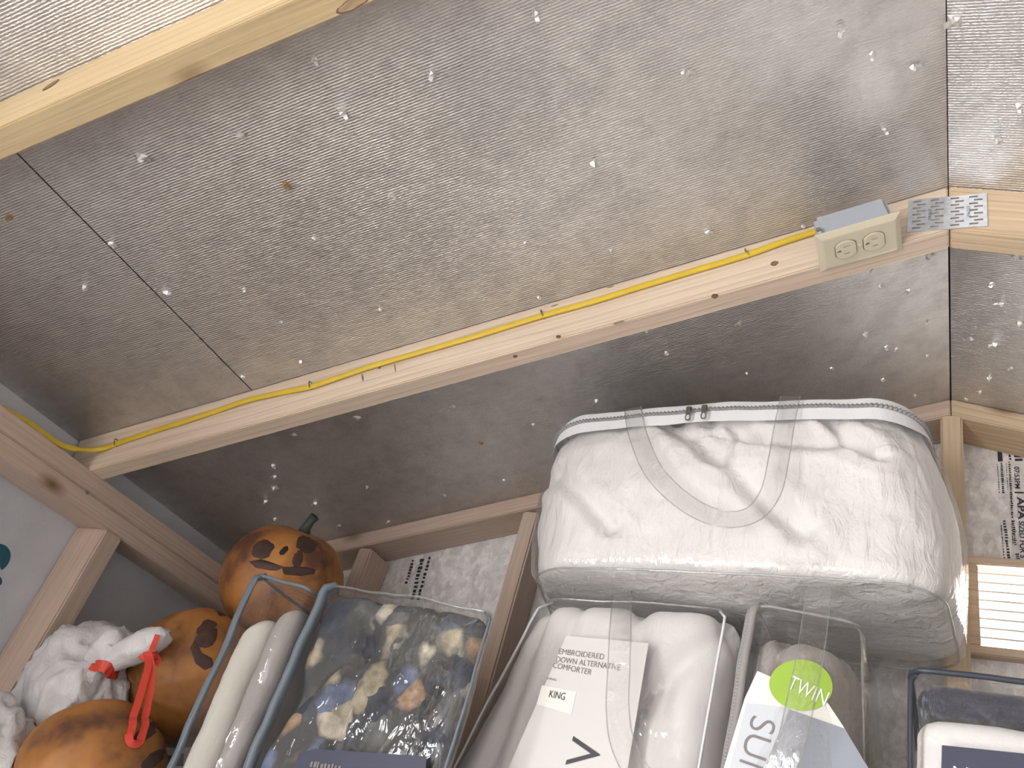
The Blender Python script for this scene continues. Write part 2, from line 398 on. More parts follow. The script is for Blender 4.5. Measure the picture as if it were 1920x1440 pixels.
def pumpkin_mat():
    m, nt, b = new_mat('scorched_orange_pumpkin'); b.inputs['Roughness'].default_value = 0.55
    n = noise_tex(nt, coords(nt, rnd=4.0), 9, 4, 0.6); r = ramp(nt, [(0.36, (0.12, 0.05, 0.028)), (0.50, (0.34, 0.14, 0.035)), (0.7, (0.48, 0.21, 0.055))])
    nt.links.new(n, r.inputs[0]); nt.links.new(r.outputs[0], b.inputs['Base Color'])
    return m
M['pumpkin'] = pumpkin_mat()
M['pumpkin_dark'] = simple('burnt_brown_paint', (0.065, 0.032, 0.025), 0.7, var=0.3, vscale=40)
M['pumpkin_black'] = simple('nose_near_black', (0.02, 0.014, 0.012), 0.7)  # near-black colour of the nose patch, darker than eyes and mouth
M['stem'] = simple('pumpkin_stem', (0.05, 0.065, 0.06), 0.7, var=0.3)

# ------------------------------------------------------------------ text
def text_mesh(body, mat, name, ori, ex, ey, width=None, height=None, thick=0.0004, parent=None, bold=0.0, spacing=1.0):
    cu = bpy.data.curves.new('lettering', 'FONT'); cu.body = body; cu.size = 1.0; cu.extrude = 0.0; cu.offset = bold; cu.space_character = spacing
    to = bpy.data.objects.new('lettering', cu); C.objects.link(to)
    me = bpy.data.meshes.new_from_object(to); bpy.data.objects.remove(to); bpy.data.curves.remove(cu)
    xs = [v.co.x for v in me.vertices]; ys = [v.co.y for v in me.vertices]
    x0, x1, y0, y1 = min(xs), max(xs), min(ys), max(ys)
    sx = width / (x1 - x0) if width else None; sy = height / (y1 - y0) if height else None
    sx = sx or sy; sy = sy or sx
    ex, ey, ori = Vector(ex).normalized(), Vector(ey).normalized(), Vector(ori)
    ez = ex.cross(ey)
    for v in me.vertices:
        a, b_ = (v.co.x - x0) * sx, (v.co.y - y0) * sy
        v.co = ori + ex * a + ey * b_ + ez * thick
    me.materials.clear(); me.materials.append(mat); me.name = name
    return put(name, me, parent)
def text_px(body, mat, name, q0, q1, height, Y, parent=None, bold=0.0):
    """lettering on a plane y = Y; its baseline runs from pixel q0 to q1"""
    a, b_ = hy(q0, Y), hy(q1, Y); ex = (b_ - a).normalized(); ey = Vector((0, -1, 0)).cross(ex)
    return text_mesh(body, mat, name, a, ex, ey, (b_ - a).length, height, 0.0006, parent, bold)

# ================================================================== STRUCTURE
XE = 1.589           # inner face of the side wall sheathing
YG = 0.539           # front of the gable framing
YW = 0.628           # inner face of the gable sheathing
RD = 0.089           # depth of a rafter
TK = 0.012
def slope_pt(s, x, y, n):   # point n below the roof underside (n < 0 above it); s = -1 left, +1 right
    return Vector((s * x - s * ST * n * 1.0, y, -x * TT - CT * n))
ceiling = empty('ceiling'); tag(ceiling, 'foil faced roof sheathing of the gabled shed', 'ceiling', kind='structure')
def roof_panel(s, x0, x1, y0, y1, t=TK):
    vs = []
    for n in (0, -t):
        for x, y in ((x0, y0), (x1, y0), (x1, y1), (x0, y1)): vs.append(slope_pt(s, x, y, n))
    return mesh('roof_panel', vs, [(0, 1, 2, 3), (7, 6, 5, 4), (0, 4, 5, 1), (1, 5, 6, 2), (2, 6, 7, 3), (3, 7, 4, 0)], M['foil'], ceiling)
G = 0.0012
JX = 1.184
XR = 1.70
P_A = roof_panel(-1, 0.0007, JX - G, Y_FRONT - 0.1, 0.018)
P_B = roof_panel(-1, JX + G, XR, Y_FRONT - 0.1, 0.018)
P_C = roof_panel(-1, 0.0013, XR, 0.0205, YW + 0.1)
P_D = roof_panel(1, 0.0007, XR, Y_FRONT - 0.1, 0.018)
P_E = roof_panel(1, 0.0013, XR, 0.0205, YW + 0.1)
# roofing felt above the joints, so no sky shows through them
for s in (-1, 1):
    vs = []
    for n in (-TK - 0.001, -TK - 0.006):
        for x, y in ((-0.012, Y_FRONT - 0.1), (XR, Y_FRONT - 0.1), (XR, YW + 0.1), (-0.012, YW + 0.1)): vs.append(slope_pt(s, x, y, n))
    mesh('roofing_felt', vs, [(0, 1, 2, 3), (7, 6, 5, 4), (0, 4, 5, 1), (1, 5, 6, 2), (2, 6, 7, 3), (3, 7, 4, 0)], M['felt'], ceiling)

def struct(o, label, cat): return tag(o, label, cat, kind='structure')
bm = bmesh.new()
for y0_, y1_, z0_, z1_ in ((Y_FRONT - 0.012, DOOR_Y0, FLOOR_Z, -XE * TT + 0.01), (DOOR_Y0, DOOR_Y1, DOOR_Z1, -XE * TT + 0.01), (DOOR_Y1, YW + 0.012, FLOOR_Z, -XE * TT + 0.01)):
    bm_box(bm, (-XE - 0.012, y0_, z0_), (-XE, y1_, z1_))
wl = from_bm('wall_left', bm, M['white_panel']); struct(wl, 'pale sheathing of the long side wall behind its stud', 'wall')
wr = box('wall_right', (XE, Y_FRONT - 0.012, FLOOR_Z), (XE + 0.012, YW + 0.012, -XE * TT + 0.01), M['white_panel']); struct(wr, 'pale sheathing of the opposite long side wall', 'wall')
fl = box('floor', (-XE - 0.012, Y_FRONT - 0.012, FLOOR_Z - 0.03), (XE + 0.012, YW + 0.012, FLOOR_Z), M['floor']); struct(fl, 'plain plywood shed floor', 'floor')
# gable wall of silver faced OSB with an opening for the louvre
VX0, VX1, VZ0, VZ1 = 0.022, 0.330, -0.466, -0.312
def gable(name, y0, y1, hole, mat):
    H = lambda x: -abs(x) * TT + 0.004
    if hole is None: polys = [[(-XE, FLOOR_Z), (XE, FLOOR_Z), (XE, H(XE)), (0, H(0)), (-XE, H(XE))]]
    else: x0, x1, z0, z1 = hole
    if hole: polys = [[(-XE, FLOOR_Z), (x0, FLOOR_Z), (x0, z0), (x0, z1), (x0, H(x0)), ] + ([(0, H(0))] if x0 > 0 else []) + [(-XE, H(XE))],
             [(x1, FLOOR_Z), (XE, FLOOR_Z), (XE, H(XE)), (x1, H(x1))] if x1 > 0 else [],
             [(x0, z1), (x1, z1), (x1, H(x1))] + ([(0, H(0))] if x0 < 0 else []) + [(x0, H(x0))]]
    if hole and z0 > FLOOR_Z + 0.01: polys.append([(x0, FLOOR_Z), (x1, FLOOR_Z), (x1, z0), (x0, z0)])
    bm = bmesh.new()
    for pl in polys:
        if not pl: continue
        a = [bm.verts.new((x, y0, z)) for x, z in pl]; b_ = [bm.verts.new((x, y1, z)) for x, z in pl]
        bm.faces.new(a); bm.faces.new(b_[::-1])
        for i in range(len(pl)): bm.faces.new((a[i], a[i - 1], b_[i - 1], b_[i]))
    return from_bm(name, bm, mat)
wb = gable('wall_back', YW, YW + 0.012, (VX0, VX1, VZ0, VZ1), M['osb']); struct(wb, 'silver faced gable wall board printed with black grading stamps', 'wall')
wf = gable('wall_front', Y_FRONT - 0.012, Y_FRONT, None, M['osb']); struct(wf, 'gable wall at the other end of the shed', 'wall')
gr = box('ground', (-30, -30, FLOOR_Z - 0.25), (30, 30, FLOOR_Z - 0.18), M['grass']); struct(gr, 'bare ground outside the shed', 'ground')

# framing: rafters
def rafter(s, y0, x0, x1, mat, label, w=0.038, d=RD, name='rafter'):
    a = slope_pt(s, x0, y0 + w / 2, d / 2 + 0.0); b_ = slope_pt(s, x1, y0 + w / 2, d / 2)
    o = beam(name, a, b_, (s * ST, 0, CT), w, d, mat); return struct(o, label, 'rafter')
def rafter_cut(s, y0, x_out, mat, label, w=0.038, d=RD, xin=0.0008, name='rafter'):
    """plumb cut at the ridge"""
    L = x_out / CT
    # local X from the ridge outward, local Z up square to the slope
    ex = Vector((s * CT, 0, -ST)); ez = Vector((s * ST, 0, CT)); ey = ez.cross(ex)
    bm = bmesh.new()
    k = TT * d       # shift of the plumb cut over the depth
    prof = [(xin, 0), (L, 0), (L, -d), (xin + k, -d)] if True else None
    a = [bm.verts.new((x, -w / 2, z)) for x, z in prof]; b_ = [bm.verts.new((x, w / 2, z)) for x, z in prof]
    bm.faces.new(a); bm.faces.new(b_[::-1])
    for i in range(4): bm.faces.new((a[i], a[i - 1], b_[i - 1], b_[i]))
    bmesh.ops.bevel(bm, geom=bm.edges[:], offset=0.002, segments=2, affect='EDGES')
    o = from_bm(name, bm, mat); o.matrix_world = basis(ex, ey, ez, (0, y0 + w / 2, 0.0006))
    return struct(o, label, 'rafter')
rafter_cut(-1, -0.638, 1.585, M['pine_warm'], 'yellowish pine rafter with a large oval knot and no cable')
rafter_cut(-1, 0.0, 1.585, M['pine_pale'], 'pale pine rafter carrying the yellow cable and outlet')
rafter_cut(1, 0.0, 1.585, M['pine'], 'pine rafter beyond the ridge joined by the nail plate')
rafter_cut(1, -0.638, 1.585, M['pine_warm'], 'pine rafter on the far slope opposite the knotty rafter')
for yy in (-1.276, -1.914, -2.552):
    for s in (-1, 1): rafter_cut(s, yy, 1.585, M['pine'], 'pine rafter nearer the open doorway')
# knots and mill stains that show on the rafter faces
M['knot'] = simple('knot_wood', (0.22, 0.135, 0.065), 0.6, var=0.25, vscale=90)
M['knot_rim'] = simple('knot_bark', (0.07, 0.038, 0.02), 0.7)
M['mill_stain'] = simple('mill_stain', (0.22, 0.17, 0.10), 0.8, var=0.3, vscale=200)
def knot(par, q, face, rx, ry, rot=0.0, rim=True, mat='knot'):
    if face == 'side_a': P = hy(q, -0.638); n = Vector((0, -1, 0)); u = Vector((CT, 0, ST))
    elif face == 'side_b': P = hy(q, 0.0); n = Vector((0, -1, 0)); u = Vector((CT, 0, ST))
    else: P = roof_l(q, RD - 0.0006); n = Vector((ST, 0, -CT)); u = Vector((CT, 0, ST))
    v = n.cross(u); u, v = u * math.cos(rot) + v * math.sin(rot), v * math.cos(rot) - u * math.sin(rot)
    rn = random.Random(int(q[0]))
    ang = [i * 2 * PI / 20 for i in range(20)]; wob = [1 + rn.uniform(-.10, .10) for _ in ang]
    if rim:
        k = mesh('knot_rim', [P + n * 0.0003 + (u * math.cos(a) * rx + v * math.sin(a) * ry) * w for a, w in zip(ang, wob)], [tuple(range(20))], M['knot_rim'], par)
    return mesh('knot' if rim else 'mill_stain', [P + n * 0.0005 + (u * math.cos(a) * rx * .86 + v * math.sin(a) * ry * .80) * w for a, w in zip(ang, wob)], [tuple(range(20))], M[mat], par)
RA, RB = bpy.data.objects['rafter'], bpy.data.objects['rafter.001']
knot(RA, (95, 160), 'side_a', 0.0135, 0.0075, 0.4); knot(RA, (662, 8), 'side_a', 0.020, 0.016)
knot(RB, (1452, 494), 'side_b', 0.0060, 0.0050); knot(RB, (1340, 555), 'bottom', 0.0050, 0.0050); knot(RB, (1047, 631), 'bottom', 0.0042, 0.0036); knot(RB, (966, 668), 'bottom', 0.0040, 0.0036)
for q, rx, ry, ro in (((680, 708), 0.0022, 0.013, 0.25), ((741, 690), 0.0016, 0.013, 0.2), ((712, 690), 0.004, 0.003, 0), ((1160, 605), 0.011, 0.0028, 0.0), ((1145, 538), 0.007, 0.002, 0.0), ((1040, 573), 0.008, 0.0022, 0.0)):
    knot(RB, q, 'side_b', rx, ry, ro, False, 'mill_stain')
# gable plates laid flat
rafter_cut(-1, YG, 1.585, M['pine_pink'], 'flat pine plate capping the gable wall beside the pumpkins', RD, 0.038, name='gable_plate')
rafter_cut(1, YG, 1.585, M['pine'], 'flat pine plate capping the gable wall above the louvre vent', RD, 0.038, name='gable_plate')
# gable studs
def gstud(x, top, mat, label):
    o = beam('wall_stud', (x, YG + RD / 2, FLOOR_Z + 0.03), (x, YG + RD / 2, top), (1, 0, 0), RD - 0.002, 0.038, mat, 0.004)
    return struct(o, label, 'stud')
def plate_z(x): return -abs(x) * TT - 0.038 / CT
gstud(0.0, plate_z(0.0) + 0.004, M['pine'], 'pine stud standing under the ridge beside the louvre vent')
gstud(-0.413, plate_z(0.432), M['pine'], 'pine stud hidden behind the white comforter bag')
gstud(-0.826, plate_z(0.845), M['pine_pink'], 'pine stud between the floral bag and the white comforter bag')
gstud(-1.222, plate_z(1.241), M['pine_pink'], 'pine stud just behind the topmost pumpkin')
for x in (0.413, 0.826, 1.222): gstud(x, plate_z(x + 0.019), M['pine'], 'pine stud of the gable wall past the louvre vent')
# left wall plates and studs
PZ = -0.5435
for s in (-1, 1):
    cx = s * (XE - RD / 2)
    sd = 'beside the white drawstring bags' if s < 0 else 'of the opposite side wall'
    m_ = M['pine_pink'] if s < 0 else M['pine']
    o = beam('top_plate', (cx, Y_FRONT, PZ - 0.019), (cx, YG + RD, PZ - 0.019), (0, 0, 1), RD, 0.038, m_); struct(o, 'upper board of the doubled top plate ' + sd, 'top plate')
    o = beam('top_plate', (cx, Y_FRONT, PZ - 0.0575), (cx, YG + RD, PZ - 0.0575), (0, 0, 1), RD, 0.038, m_); struct(o, 'lower board of the doubled top plate ' + sd, 'top plate')
    for i, yy in enumerate((0.124, -0.486, -1.096, -1.705, -3.095)):
        o = beam('wall_stud', (cx, yy, FLOOR_Z), (cx, yy, PZ - 0.0765), (0, 1, 0), RD, 0.045, m_, 0.003)
        struct(o, ('upright pine stud of the side wall ' + sd) if i == 0 else ('side wall stud nearer the doorway ' + ('on the cable side' if s < 0 else 'on the far side')), 'stud')
# nail head on the plate seam
q = hx((163, 924), -1.5)
bm = bmesh.new(); bmesh.ops.create_cone(bm, segments=12, radius1=0.004, radius2=0.003, depth=0.003, cap_ends=True, matrix=Matrix.Translation(q + Vector((0.0008, 0, 0))) @ Matrix.Rotation(PI / 2, 4, 'Y'))
from_bm('nail_head', bm, M['nail'], bpy.data.objects['top_plate'])

# nail points that broke through the foil
def tip_mesh(kind, seed):
    rnd = random.Random(seed); bm = bmesh.new()
    if kind == 'splinter':
        n = 7; ring = []
        for i in range(n):
            a = i * 2 * PI / n; r = 0.005 * rnd.uniform(0.7, 1.3); ring.append(bm.verts.new((math.cos(a) * r * 1.3, math.sin(a) * r, 0.0)))
        mid = [bm.verts.new((v.co.x * 0.7 + rnd.uniform(-.001, .001), v.co.y * 0.7, rnd.uniform(0.002, 0.006))) for v in ring]
        top = bm.verts.new((0.001, 0, 0.003))
        for i in range(n):
            bm.faces.new((ring[i], ring[(i + 1) % n], mid[(i + 1) % n], mid[i])); bm.faces.new((mid[i], mid[(i + 1) % n], top))
        return bm
    # a torn, folded flap of foil around a raised crumple
    n = rnd.choice((5, 6, 7)); ring = []; R_ = 0.0062
    for i in range(n):
        a = i * 2 * PI / n + rnd.uniform(-.25, .25); r = R_ * rnd.uniform(0.6, 1.35); ring.append(bm.verts.new((math.cos(a) * r, math.sin(a) * r, 0.0)))
    mid = []
    for v in ring: mid.append(bm.verts.new((v.co.x * 0.55 + rnd.uniform(-.0012, .0012), v.co.y * 0.55 + rnd.uniform(-.0012, .0012), rnd.uniform(0.002, 0.0065))))
    top = bm.verts.new((rnd.uniform(-.002, .002), rnd.uniform(-.002, .002), rnd.uniform(0.005, 0.010)))
    for i in range(n):
        bm.faces.new((ring[i], ring[(i + 1) % n], mid[(i + 1) % n])); bm.faces.new((ring[i], mid[(i + 1) % n], mid[i]))
        bm.faces.new((mid[i], mid[(i + 1) % n], top))
    # one long curl
    a = rnd.uniform(0, 6.28); d = Vector((math.cos(a), math.sin(a), 0)); e = Vector((-d.y, d.x, 0))
    p = [d * 0.003 - e * 0.003, d * 0.003 + e * 0.003, d * 0.010 + e * 0.002 + Vector((0, 0, .005)), d * 0.009 - e * 0.003 + Vector((0, 0, .004))]
    bm.faces.new([bm.verts.new(k) for k in p])
    return bm
tip_data = []
for i in range(8):
    me = bpy.data.meshes.new('foil_burst'); b_ = tip_mesh('foil', 20 + i); b_.to_mesh(me); b_.free(); me.materials.append(M['foil_tip']); tip_data.append(me)
spl = bpy.data.meshes.new('splinter'); b_ = tip_mesh('splinter', 3); b_.to_mesh(spl); b_.free(); spl.materials.append(M['splinter'])
left_pts = [(1003,25,1),(588,110,.9),(812,136,1.1),(1283,140,1.5),(1578,55,1),(1635,103,.8),(1713,128,1),(641,210,1.1),(449,252,.9),(268,296,1.3),(1660,243,.8),
            (1113,308,1.2),(734,367,.8),(210,458,.9),(590,447,.7),(160,540,1.1),(313,549,1),(459,542,.8),(984,455,.6),(1145,470,.8),(1327,436,.8),
            (527,604,.6),(712,581,.7),(1012,558,.7),(563,679,.8),(456,706,.8),(1505,424,.7),
            (1387,605,1),(1250,662,1),(1213,623,.8),(1118,752,.9),(1000,795,.7),(850,762,.7),(945,900,.8),(833,928,.7),(688,912,.7),(670,782,1),(552,815,.8),
            (513,873,.9),(514,893,.9),(516,914,1.1),(498,940,.9),(592,944,1),(515,972,1),(636,985,.8),(728,978,.7),(1652,535,.9),(1702,545,.9),(1622,625,.8),
            (1662,650,.8),(1682,653,.7),(1738,667,.8),(1740,602,.8),(1635,508,.6),(1742,481,.9),(1714,741,.7),(1655,712,.8),(1540,520,.7),(1457,545,.6),(1400,700,.6),(1560,690,.6)]
right_pts = [(1792,38,1.4),(1872,263,1.2),(1910,200,.8),(1860,533,1),(1875,570,.9),(1912,607,1),(1866,647,1),(1820,635,.8),(1855,708,.7),(1838,735,.8),(1905,480,.9),(1812,748,.7),(1895,690,.7)]
splinters = [(538,348,1.2),(18,407,1.2),(902,828,1.1)]
def foil_tip(q, s, i, data, name):
    P = roof_l(q) if s < 0 else roof_r(q)
    n = Vector((ST, 0, -CT)) if s < 0 else Vector((-ST, 0, -CT))
    if s < 0: par = P_C if P.y > 0.02 else (P_B if P.x < -JX else P_A)
    else: par = P_E if P.y > 0.02 else P_D
    o = bpy.data.objects.new(name, data); C.objects.link(o); o.parent = par
    ex = Vector((0, 1, 0)); ey = n.cross(ex); a = i * 1.7
    e1 = ex * math.cos(a) + ey * math.sin(a); e2 = n.cross(e1)
    o.matrix_local = basis(e1, e2, n, P - n * 0.0006) @ Matrix.Scale(q[2], 4)
    return o
for i, q in enumerate(left_pts): foil_tip(q, -1, i, tip_data[i % 8], 'foil_burst')
for i, q in enumerate(right_pts): foil_tip(q, 1, i + 3, tip_data[(i * 3) % 8], 'foil_burst')
for i, q in enumerate(splinters): foil_tip(q, -1, i, spl, 'wood_splinter')

# printed stamps on the gable board
YP = YW - 0.0005
def stamp(body, q0, q1, h, bold=0.01, mat='ink'):
    return text_px(body, M[mat], 'printed_stamp', q0, q1, h, YP, wb, bold)
stamp('07:53PM', (1901, 875), (1903, 916), 0.0085, 0.02)
stamp('| APA', (1902, 922), (1905, 974), 0.0150, 0.03)
stamp('SIZED FOR S', (1910, 977), (1913, 1046), 0.0090, 0.02)
def print_line(q0, q1, h, seed, n=12, par=None, mat='ink', Y=None):
    # a line of print too small or blurred to read: short uneven ink marks
    Y = YP if Y is None else Y
    rn = random.Random(seed); a, b_ = hy(q0, Y), hy(q1, Y); ex = (b_ - a).normalized(); ey = Vector((0, -1, 0)).cross(ex); L = (b_ - a).length
    vs, fs = [], []; x = 0.0; step = L / n
    for k in range(n):
        w = step * rn.uniform(0.45, 0.85); h0 = h * rn.uniform(0.0, 0.2); h1 = h * rn.uniform(0.7, 1.0); p = a + ex * (k * step) - Vector((0, 0.0006, 0)); m = len(vs)
        vs += [p + ey * h0, p + ex * w + ey * h0, p + ex * w + ey * h1, p + ey * h1]; fs.append((m, m + 1, m + 2, m + 3))
    return mesh('printed_stamp', vs, fs, M[mat], wb if par is None else par)
for n_, (q0, q1, h, k) in enumerate((((1875, 868), (1879, 926), 0.0045, 16), ((1869, 870), (1873, 926), 0.0016, 12), ((1886, 869), (1889, 922), 0.0012, 10), ((1890, 866), (1896, 972), 0.0042, 26),
        ((1897, 976), (1901, 1024), 0.0050, 12), ((1880, 976), (1888, 1050), 0.0060, 14), ((1876, 985), (1882, 1050), 0.0020, 12), ((1896, 976), (1898, 1022), 0.0020, 8), ((1903, 1038), (1906, 1060), 0.0070, 5),
        ((1889, 846), (1892, 866), 0.0060, 3), ((1900, 853), (1902, 868), 0.0140, 2),
        ((772, 1050), (758, 1096), 0.0090, 8), ((788, 1048), (768, 1128), 0.0120, 11), ((803, 1044), (780, 1128), 0.0090, 11))):
    print_line(q0, q1, h, n_ + 40, k)
for q0, q1 in (((1870, 845), (1880, 865)),):
    a, b_ = hy(q0, YP), hy(q1, YP); box('printed_bar', (a.x, YP - 0.0006, b_.z), (b_.x, YP + 0.0004, a.z), M['ink'], wb)
# print on the side wall sheathing
def ring_arc(q, X, r0, r1, a0, a1, mat, name, par):
    c = hx(q, X); vs = []; n = 16
    for i in range(n + 1):
        a = a0 + (a1 - a0) * i / n
        for r in (r0, r1): vs.append(c + Vector((0, math.cos(a) * r, math.sin(a) * r)))
    return mesh(name, vs, [(2 * i, 2 * i + 1, 2 * i + 3, 2 * i + 2) for i in range(n)], mat, par)
ring_arc((-6, 1046), -XE + 0.0008, 0.006, 0.026, -0.6, 2.4, M['teal_ink'], 'printed_logo', wl)
ring_arc((-8, 1092), -XE + 0.0008, 0.004, 0.012, 0.0, 3.1, M['teal_ink'], 'printed_logo', wl)

# ================================================================== THINGS
# louvre vent in the gable
vent = empty('gable_vent', ((VX0 + VX1) / 2, YW, VZ0)); tag(vent, 'white louvred vent in a pine frame, glowing with daylight', 'vent')
fw = 0.014
box('frame_rail', (VX0 - 0.004, YW - 0.020, VZ1 - 0.002), (VX1 + 0.004, YW + 0.03, VZ1 + fw), M['pine_pale'], vent, 0.002)
box('frame_rail', (VX0 - 0.004, YW - 0.020, VZ0 - fw), (VX1 + 0.004, YW + 0.03, VZ0 + 0.002), M['pine_pale'], vent, 0.002)
box('frame_stile', (VX0 - 0.004, YW - 0.020, VZ0 + 0.002), (VX0 + fw, YW + 0.03, VZ1 - 0.002), M['pine_pale'], vent, 0.002)
box('frame_stile', (VX1 - fw, YW - 0.020, VZ0 + 0.002), (VX1 + 0.004, YW + 0.03, VZ1 - 0.002), M['pine_pale'], vent, 0.002)
NS = 9; dz = (VZ1 - VZ0) / NS
for i in range(NS):
    z = VZ0 + dz * (i + 0.5)
    ex, ey = Vector((1, 0, 0)), Vector((0, math.cos(-0.5), math.sin(-0.5))); ez = ex.cross(ey)
    bm = bmesh.new(); bm_box(bm, (-(VX1 - VX0) / 2, -0.009, -0.0006), ((VX1 - VX0) / 2, 0.009, 0.0006))
    for v in bm.verts: v.co = Vector(((VX0 + VX1) / 2, YW + 0.018, z)) + ex * v.co.x + ey * v.co.y + ez * v.co.z
    yl_ = YW + 0.018 - 0.009 * math.cos(0.5); zl_ = z + 0.009 * math.sin(0.5)
    bm_box(bm, (VX0, yl_ - 0.0012, zl_ - 0.0026), (VX1, yl_, zl_ + 0.0006))
    from_bm('slat', bm, M['white_metal'], vent)

# nail plate over the ridge joint
npl = [hy(q, -0.0004) for q in ((1703, 376), (1850, 363), (1851, 425), (1702, 437))]
pe = ((npl[1] - npl[0]) + (npl[2] - npl[3])).normalized(); pu = Vector((0, -1, 0)).cross(pe)
pc = sum(npl, Vector()) / 4; PW, PH = 0.103, 0.068
npe = empty('nail_plate', pc); tag(npe, 'galvanised nail plate with punched slots joining two rafters at the ridge', 'nail plate')
def in_plate(u, v, n): return pc + pe * u + pu * v + Vector((0, -1, 0)) * n
def plate_box(bm, u0, u1, v0, v1, n0, n1):
    vs = [bm.verts.new(in_plate(u, v, n)) for n in (n0, n1) for u, v in ((u0, v0), (u1, v0), (u1, v1), (u0, v1))]
    for f in ((3,2,1,0),(4,5,6,7),(0,1,5,4),(1,2,6,5),(2,3,7,6),(3,0,4,7)): bm.faces.new([vs[i] for i in f])
bm = bmesh.new(); bm2 = bmesh.new(); slots = []
def plate_rect(bm, u0, u1, v0, v1, n): return [bm.verts.new(in_plate(u, v, n)) for u, v in ((u0, v0), (u1, v0), (u1, v1), (u0, v1))]
for cu_ in (-0.037, -0.013, 0.013, 0.037):
    for r in range(9):
        v = -PH / 2 + 0.006 + r * 0.0070
        u = cu_ + (0.0035 if r % 2 else -0.0025)
        top = plate_rect(bm, u - 0.0055, u + 0.0055, v - 0.0012, v + 0.0012, 0.0016)
        ring_walls(bm, top, plate_rect(bm, u - 0.0055, u + 0.0055, v - 0.0012, v + 0.0012, -0.0002)); slots.append(top)
        plate_box(bm2, u - 0.0055, u + 0.0055, v + 0.0012, v + 0.0019, 0.0012, 0.0026)
rim = plate_rect(bm, -PW / 2, PW / 2, -PH / 2, PH / 2, 0.0016)
ring_walls(bm, rim, plate_rect(bm, -PW / 2, PW / 2, -PH / 2, PH / 2, -0.0002))
holed_face(bm, rim, slots)
from_bm('plate', bm, M['galv'], npe); tag(from_bm('raised_lips', bm2, M['galv'], npe), kind='stuff')
for u in (-0.024, 0.026): text_mesh('EAGLE', M['plate_letters'], 'stamped_lettering', in_plate(u + 0.004, -0.012, 0.0018), pu, -pe, 0.022, 0.004, 0.0002, npe)

# outlet box under the roof, on the face of the rafter
def rf(s, n, y): return Vector((-s * CT + n * ST, y, -s * ST - n * CT))   # s along the slope from the ridge, n square to it
ob = empty('outlet_box', rf(0.15, 0.089, -0.027)); tag(ob, 'grey electrical box with ivory duplex outlet cover at the rafter', 'outlet')
s0 = 0.099; s1 = 0.201; pn = 0.0905
bx_e, by_e, bz_e = Vector((-CT, 0, -ST)), Vector((0, 1, 0)), Vector((ST, 0, -CT))
def rbox(name, s0, s1, y0, y1, n0, n1, mat, par, bevel=0.0):
    bm = bmesh.new(); bm_box(bm, (s0, y0, n0), (s1, y1, n1))
    if bevel: bmesh.ops.bevel(bm, geom=bm.edges[:], offset=bevel, segments=3, affect='EDGES')
    for v in bm.verts: v.co = rf(v.co.x, v.co.z, v.co.y)
    return from_bm(name, bm, mat, par, False)
rbox('box_body', s0, s1, -0.056, 0.0, 0.040, pn, M['grey_box'], ob, 0.006)
bm = bmesh.new(); bmesh.ops.create_cone(bm, segments=12, radius1=0.0042, radius2=0.0042, depth=0.014, cap_ends=True)
for v in bm.verts: v.co = rf(s1 - 0.002 + v.co.x, pn - 0.008 + v.co.z, -0.058 + v.co.y)
from_bm('screw_boss', bm, M['grey_box'], ob, False)
bm = bmesh.new(); bmesh.ops.create_cone(bm, segments=12, radius1=0.0036, radius2=0.0036, depth=0.003, cap_ends=True, matrix=Matrix.Rotation(PI / 2, 4, 'X'))
for v in bm.verts: v.co = rf(s1 - 0.0008 + v.co.x, pn - 0.012 + v.co.z, -0.0625 + v.co.y)
from_bm('screw', bm, M['nail'], ob)
# cover plate: sloped rim
bm = bmesh.new(); PS, PY = 0.116, 0.074; scn, ycn = (s0 + s1) / 2, -0.026
lay = [(0.0, 0.0, pn - 0.002), (0.0, 0.0, pn), (0.0075, 0.0075, pn + 0.0048), (0.0095, 0.0095, pn + 0.0052)]
rings = []
for dx, dy, n in lay:
    rings.append([bm.verts.new(rf(scn + sx * (PS / 2 - dx), n, ycn + sy * (PY / 2 - dy))) for sx, sy in ((-1, -1), (1, -1), (1, 1), (-1, 1))])
for A, B in zip(rings, rings[1:]):
    for k in range(4): bm.faces.new((A[k], A[(k + 1) % 4], B[(k + 1) % 4], B[k]))
pt_ = pn + 0.0052
face_out = []
for k in range(40):
    a = k * 2 * PI / 40; face_out.append((max(-0.0142, min(0.0142, math.cos(a) * 0.0172)), math.sin(a) * 0.0172))
cents = (scn - 0.0195, scn + 0.0195); openings = []
for cs in cents:                                   # openings for the two receptacles, a hair wider than they are
    e_ = [(x + math.copysign(0.0009, x), y * 1.05) for x, y in face_out]
    top = [bm.verts.new(rf(cs + x, pt_, ycn + y)) for x, y in e_]
    ring_walls(bm, top, [bm.verts.new(rf(cs + x, pn - 0.0005, ycn + y)) for x, y in e_]); openings.append(top)
holed_face(bm, rings[-1], openings)
from_bm('cover_plate', bm, M['ivory'], ob)
t_ = pt_ + 0.0022
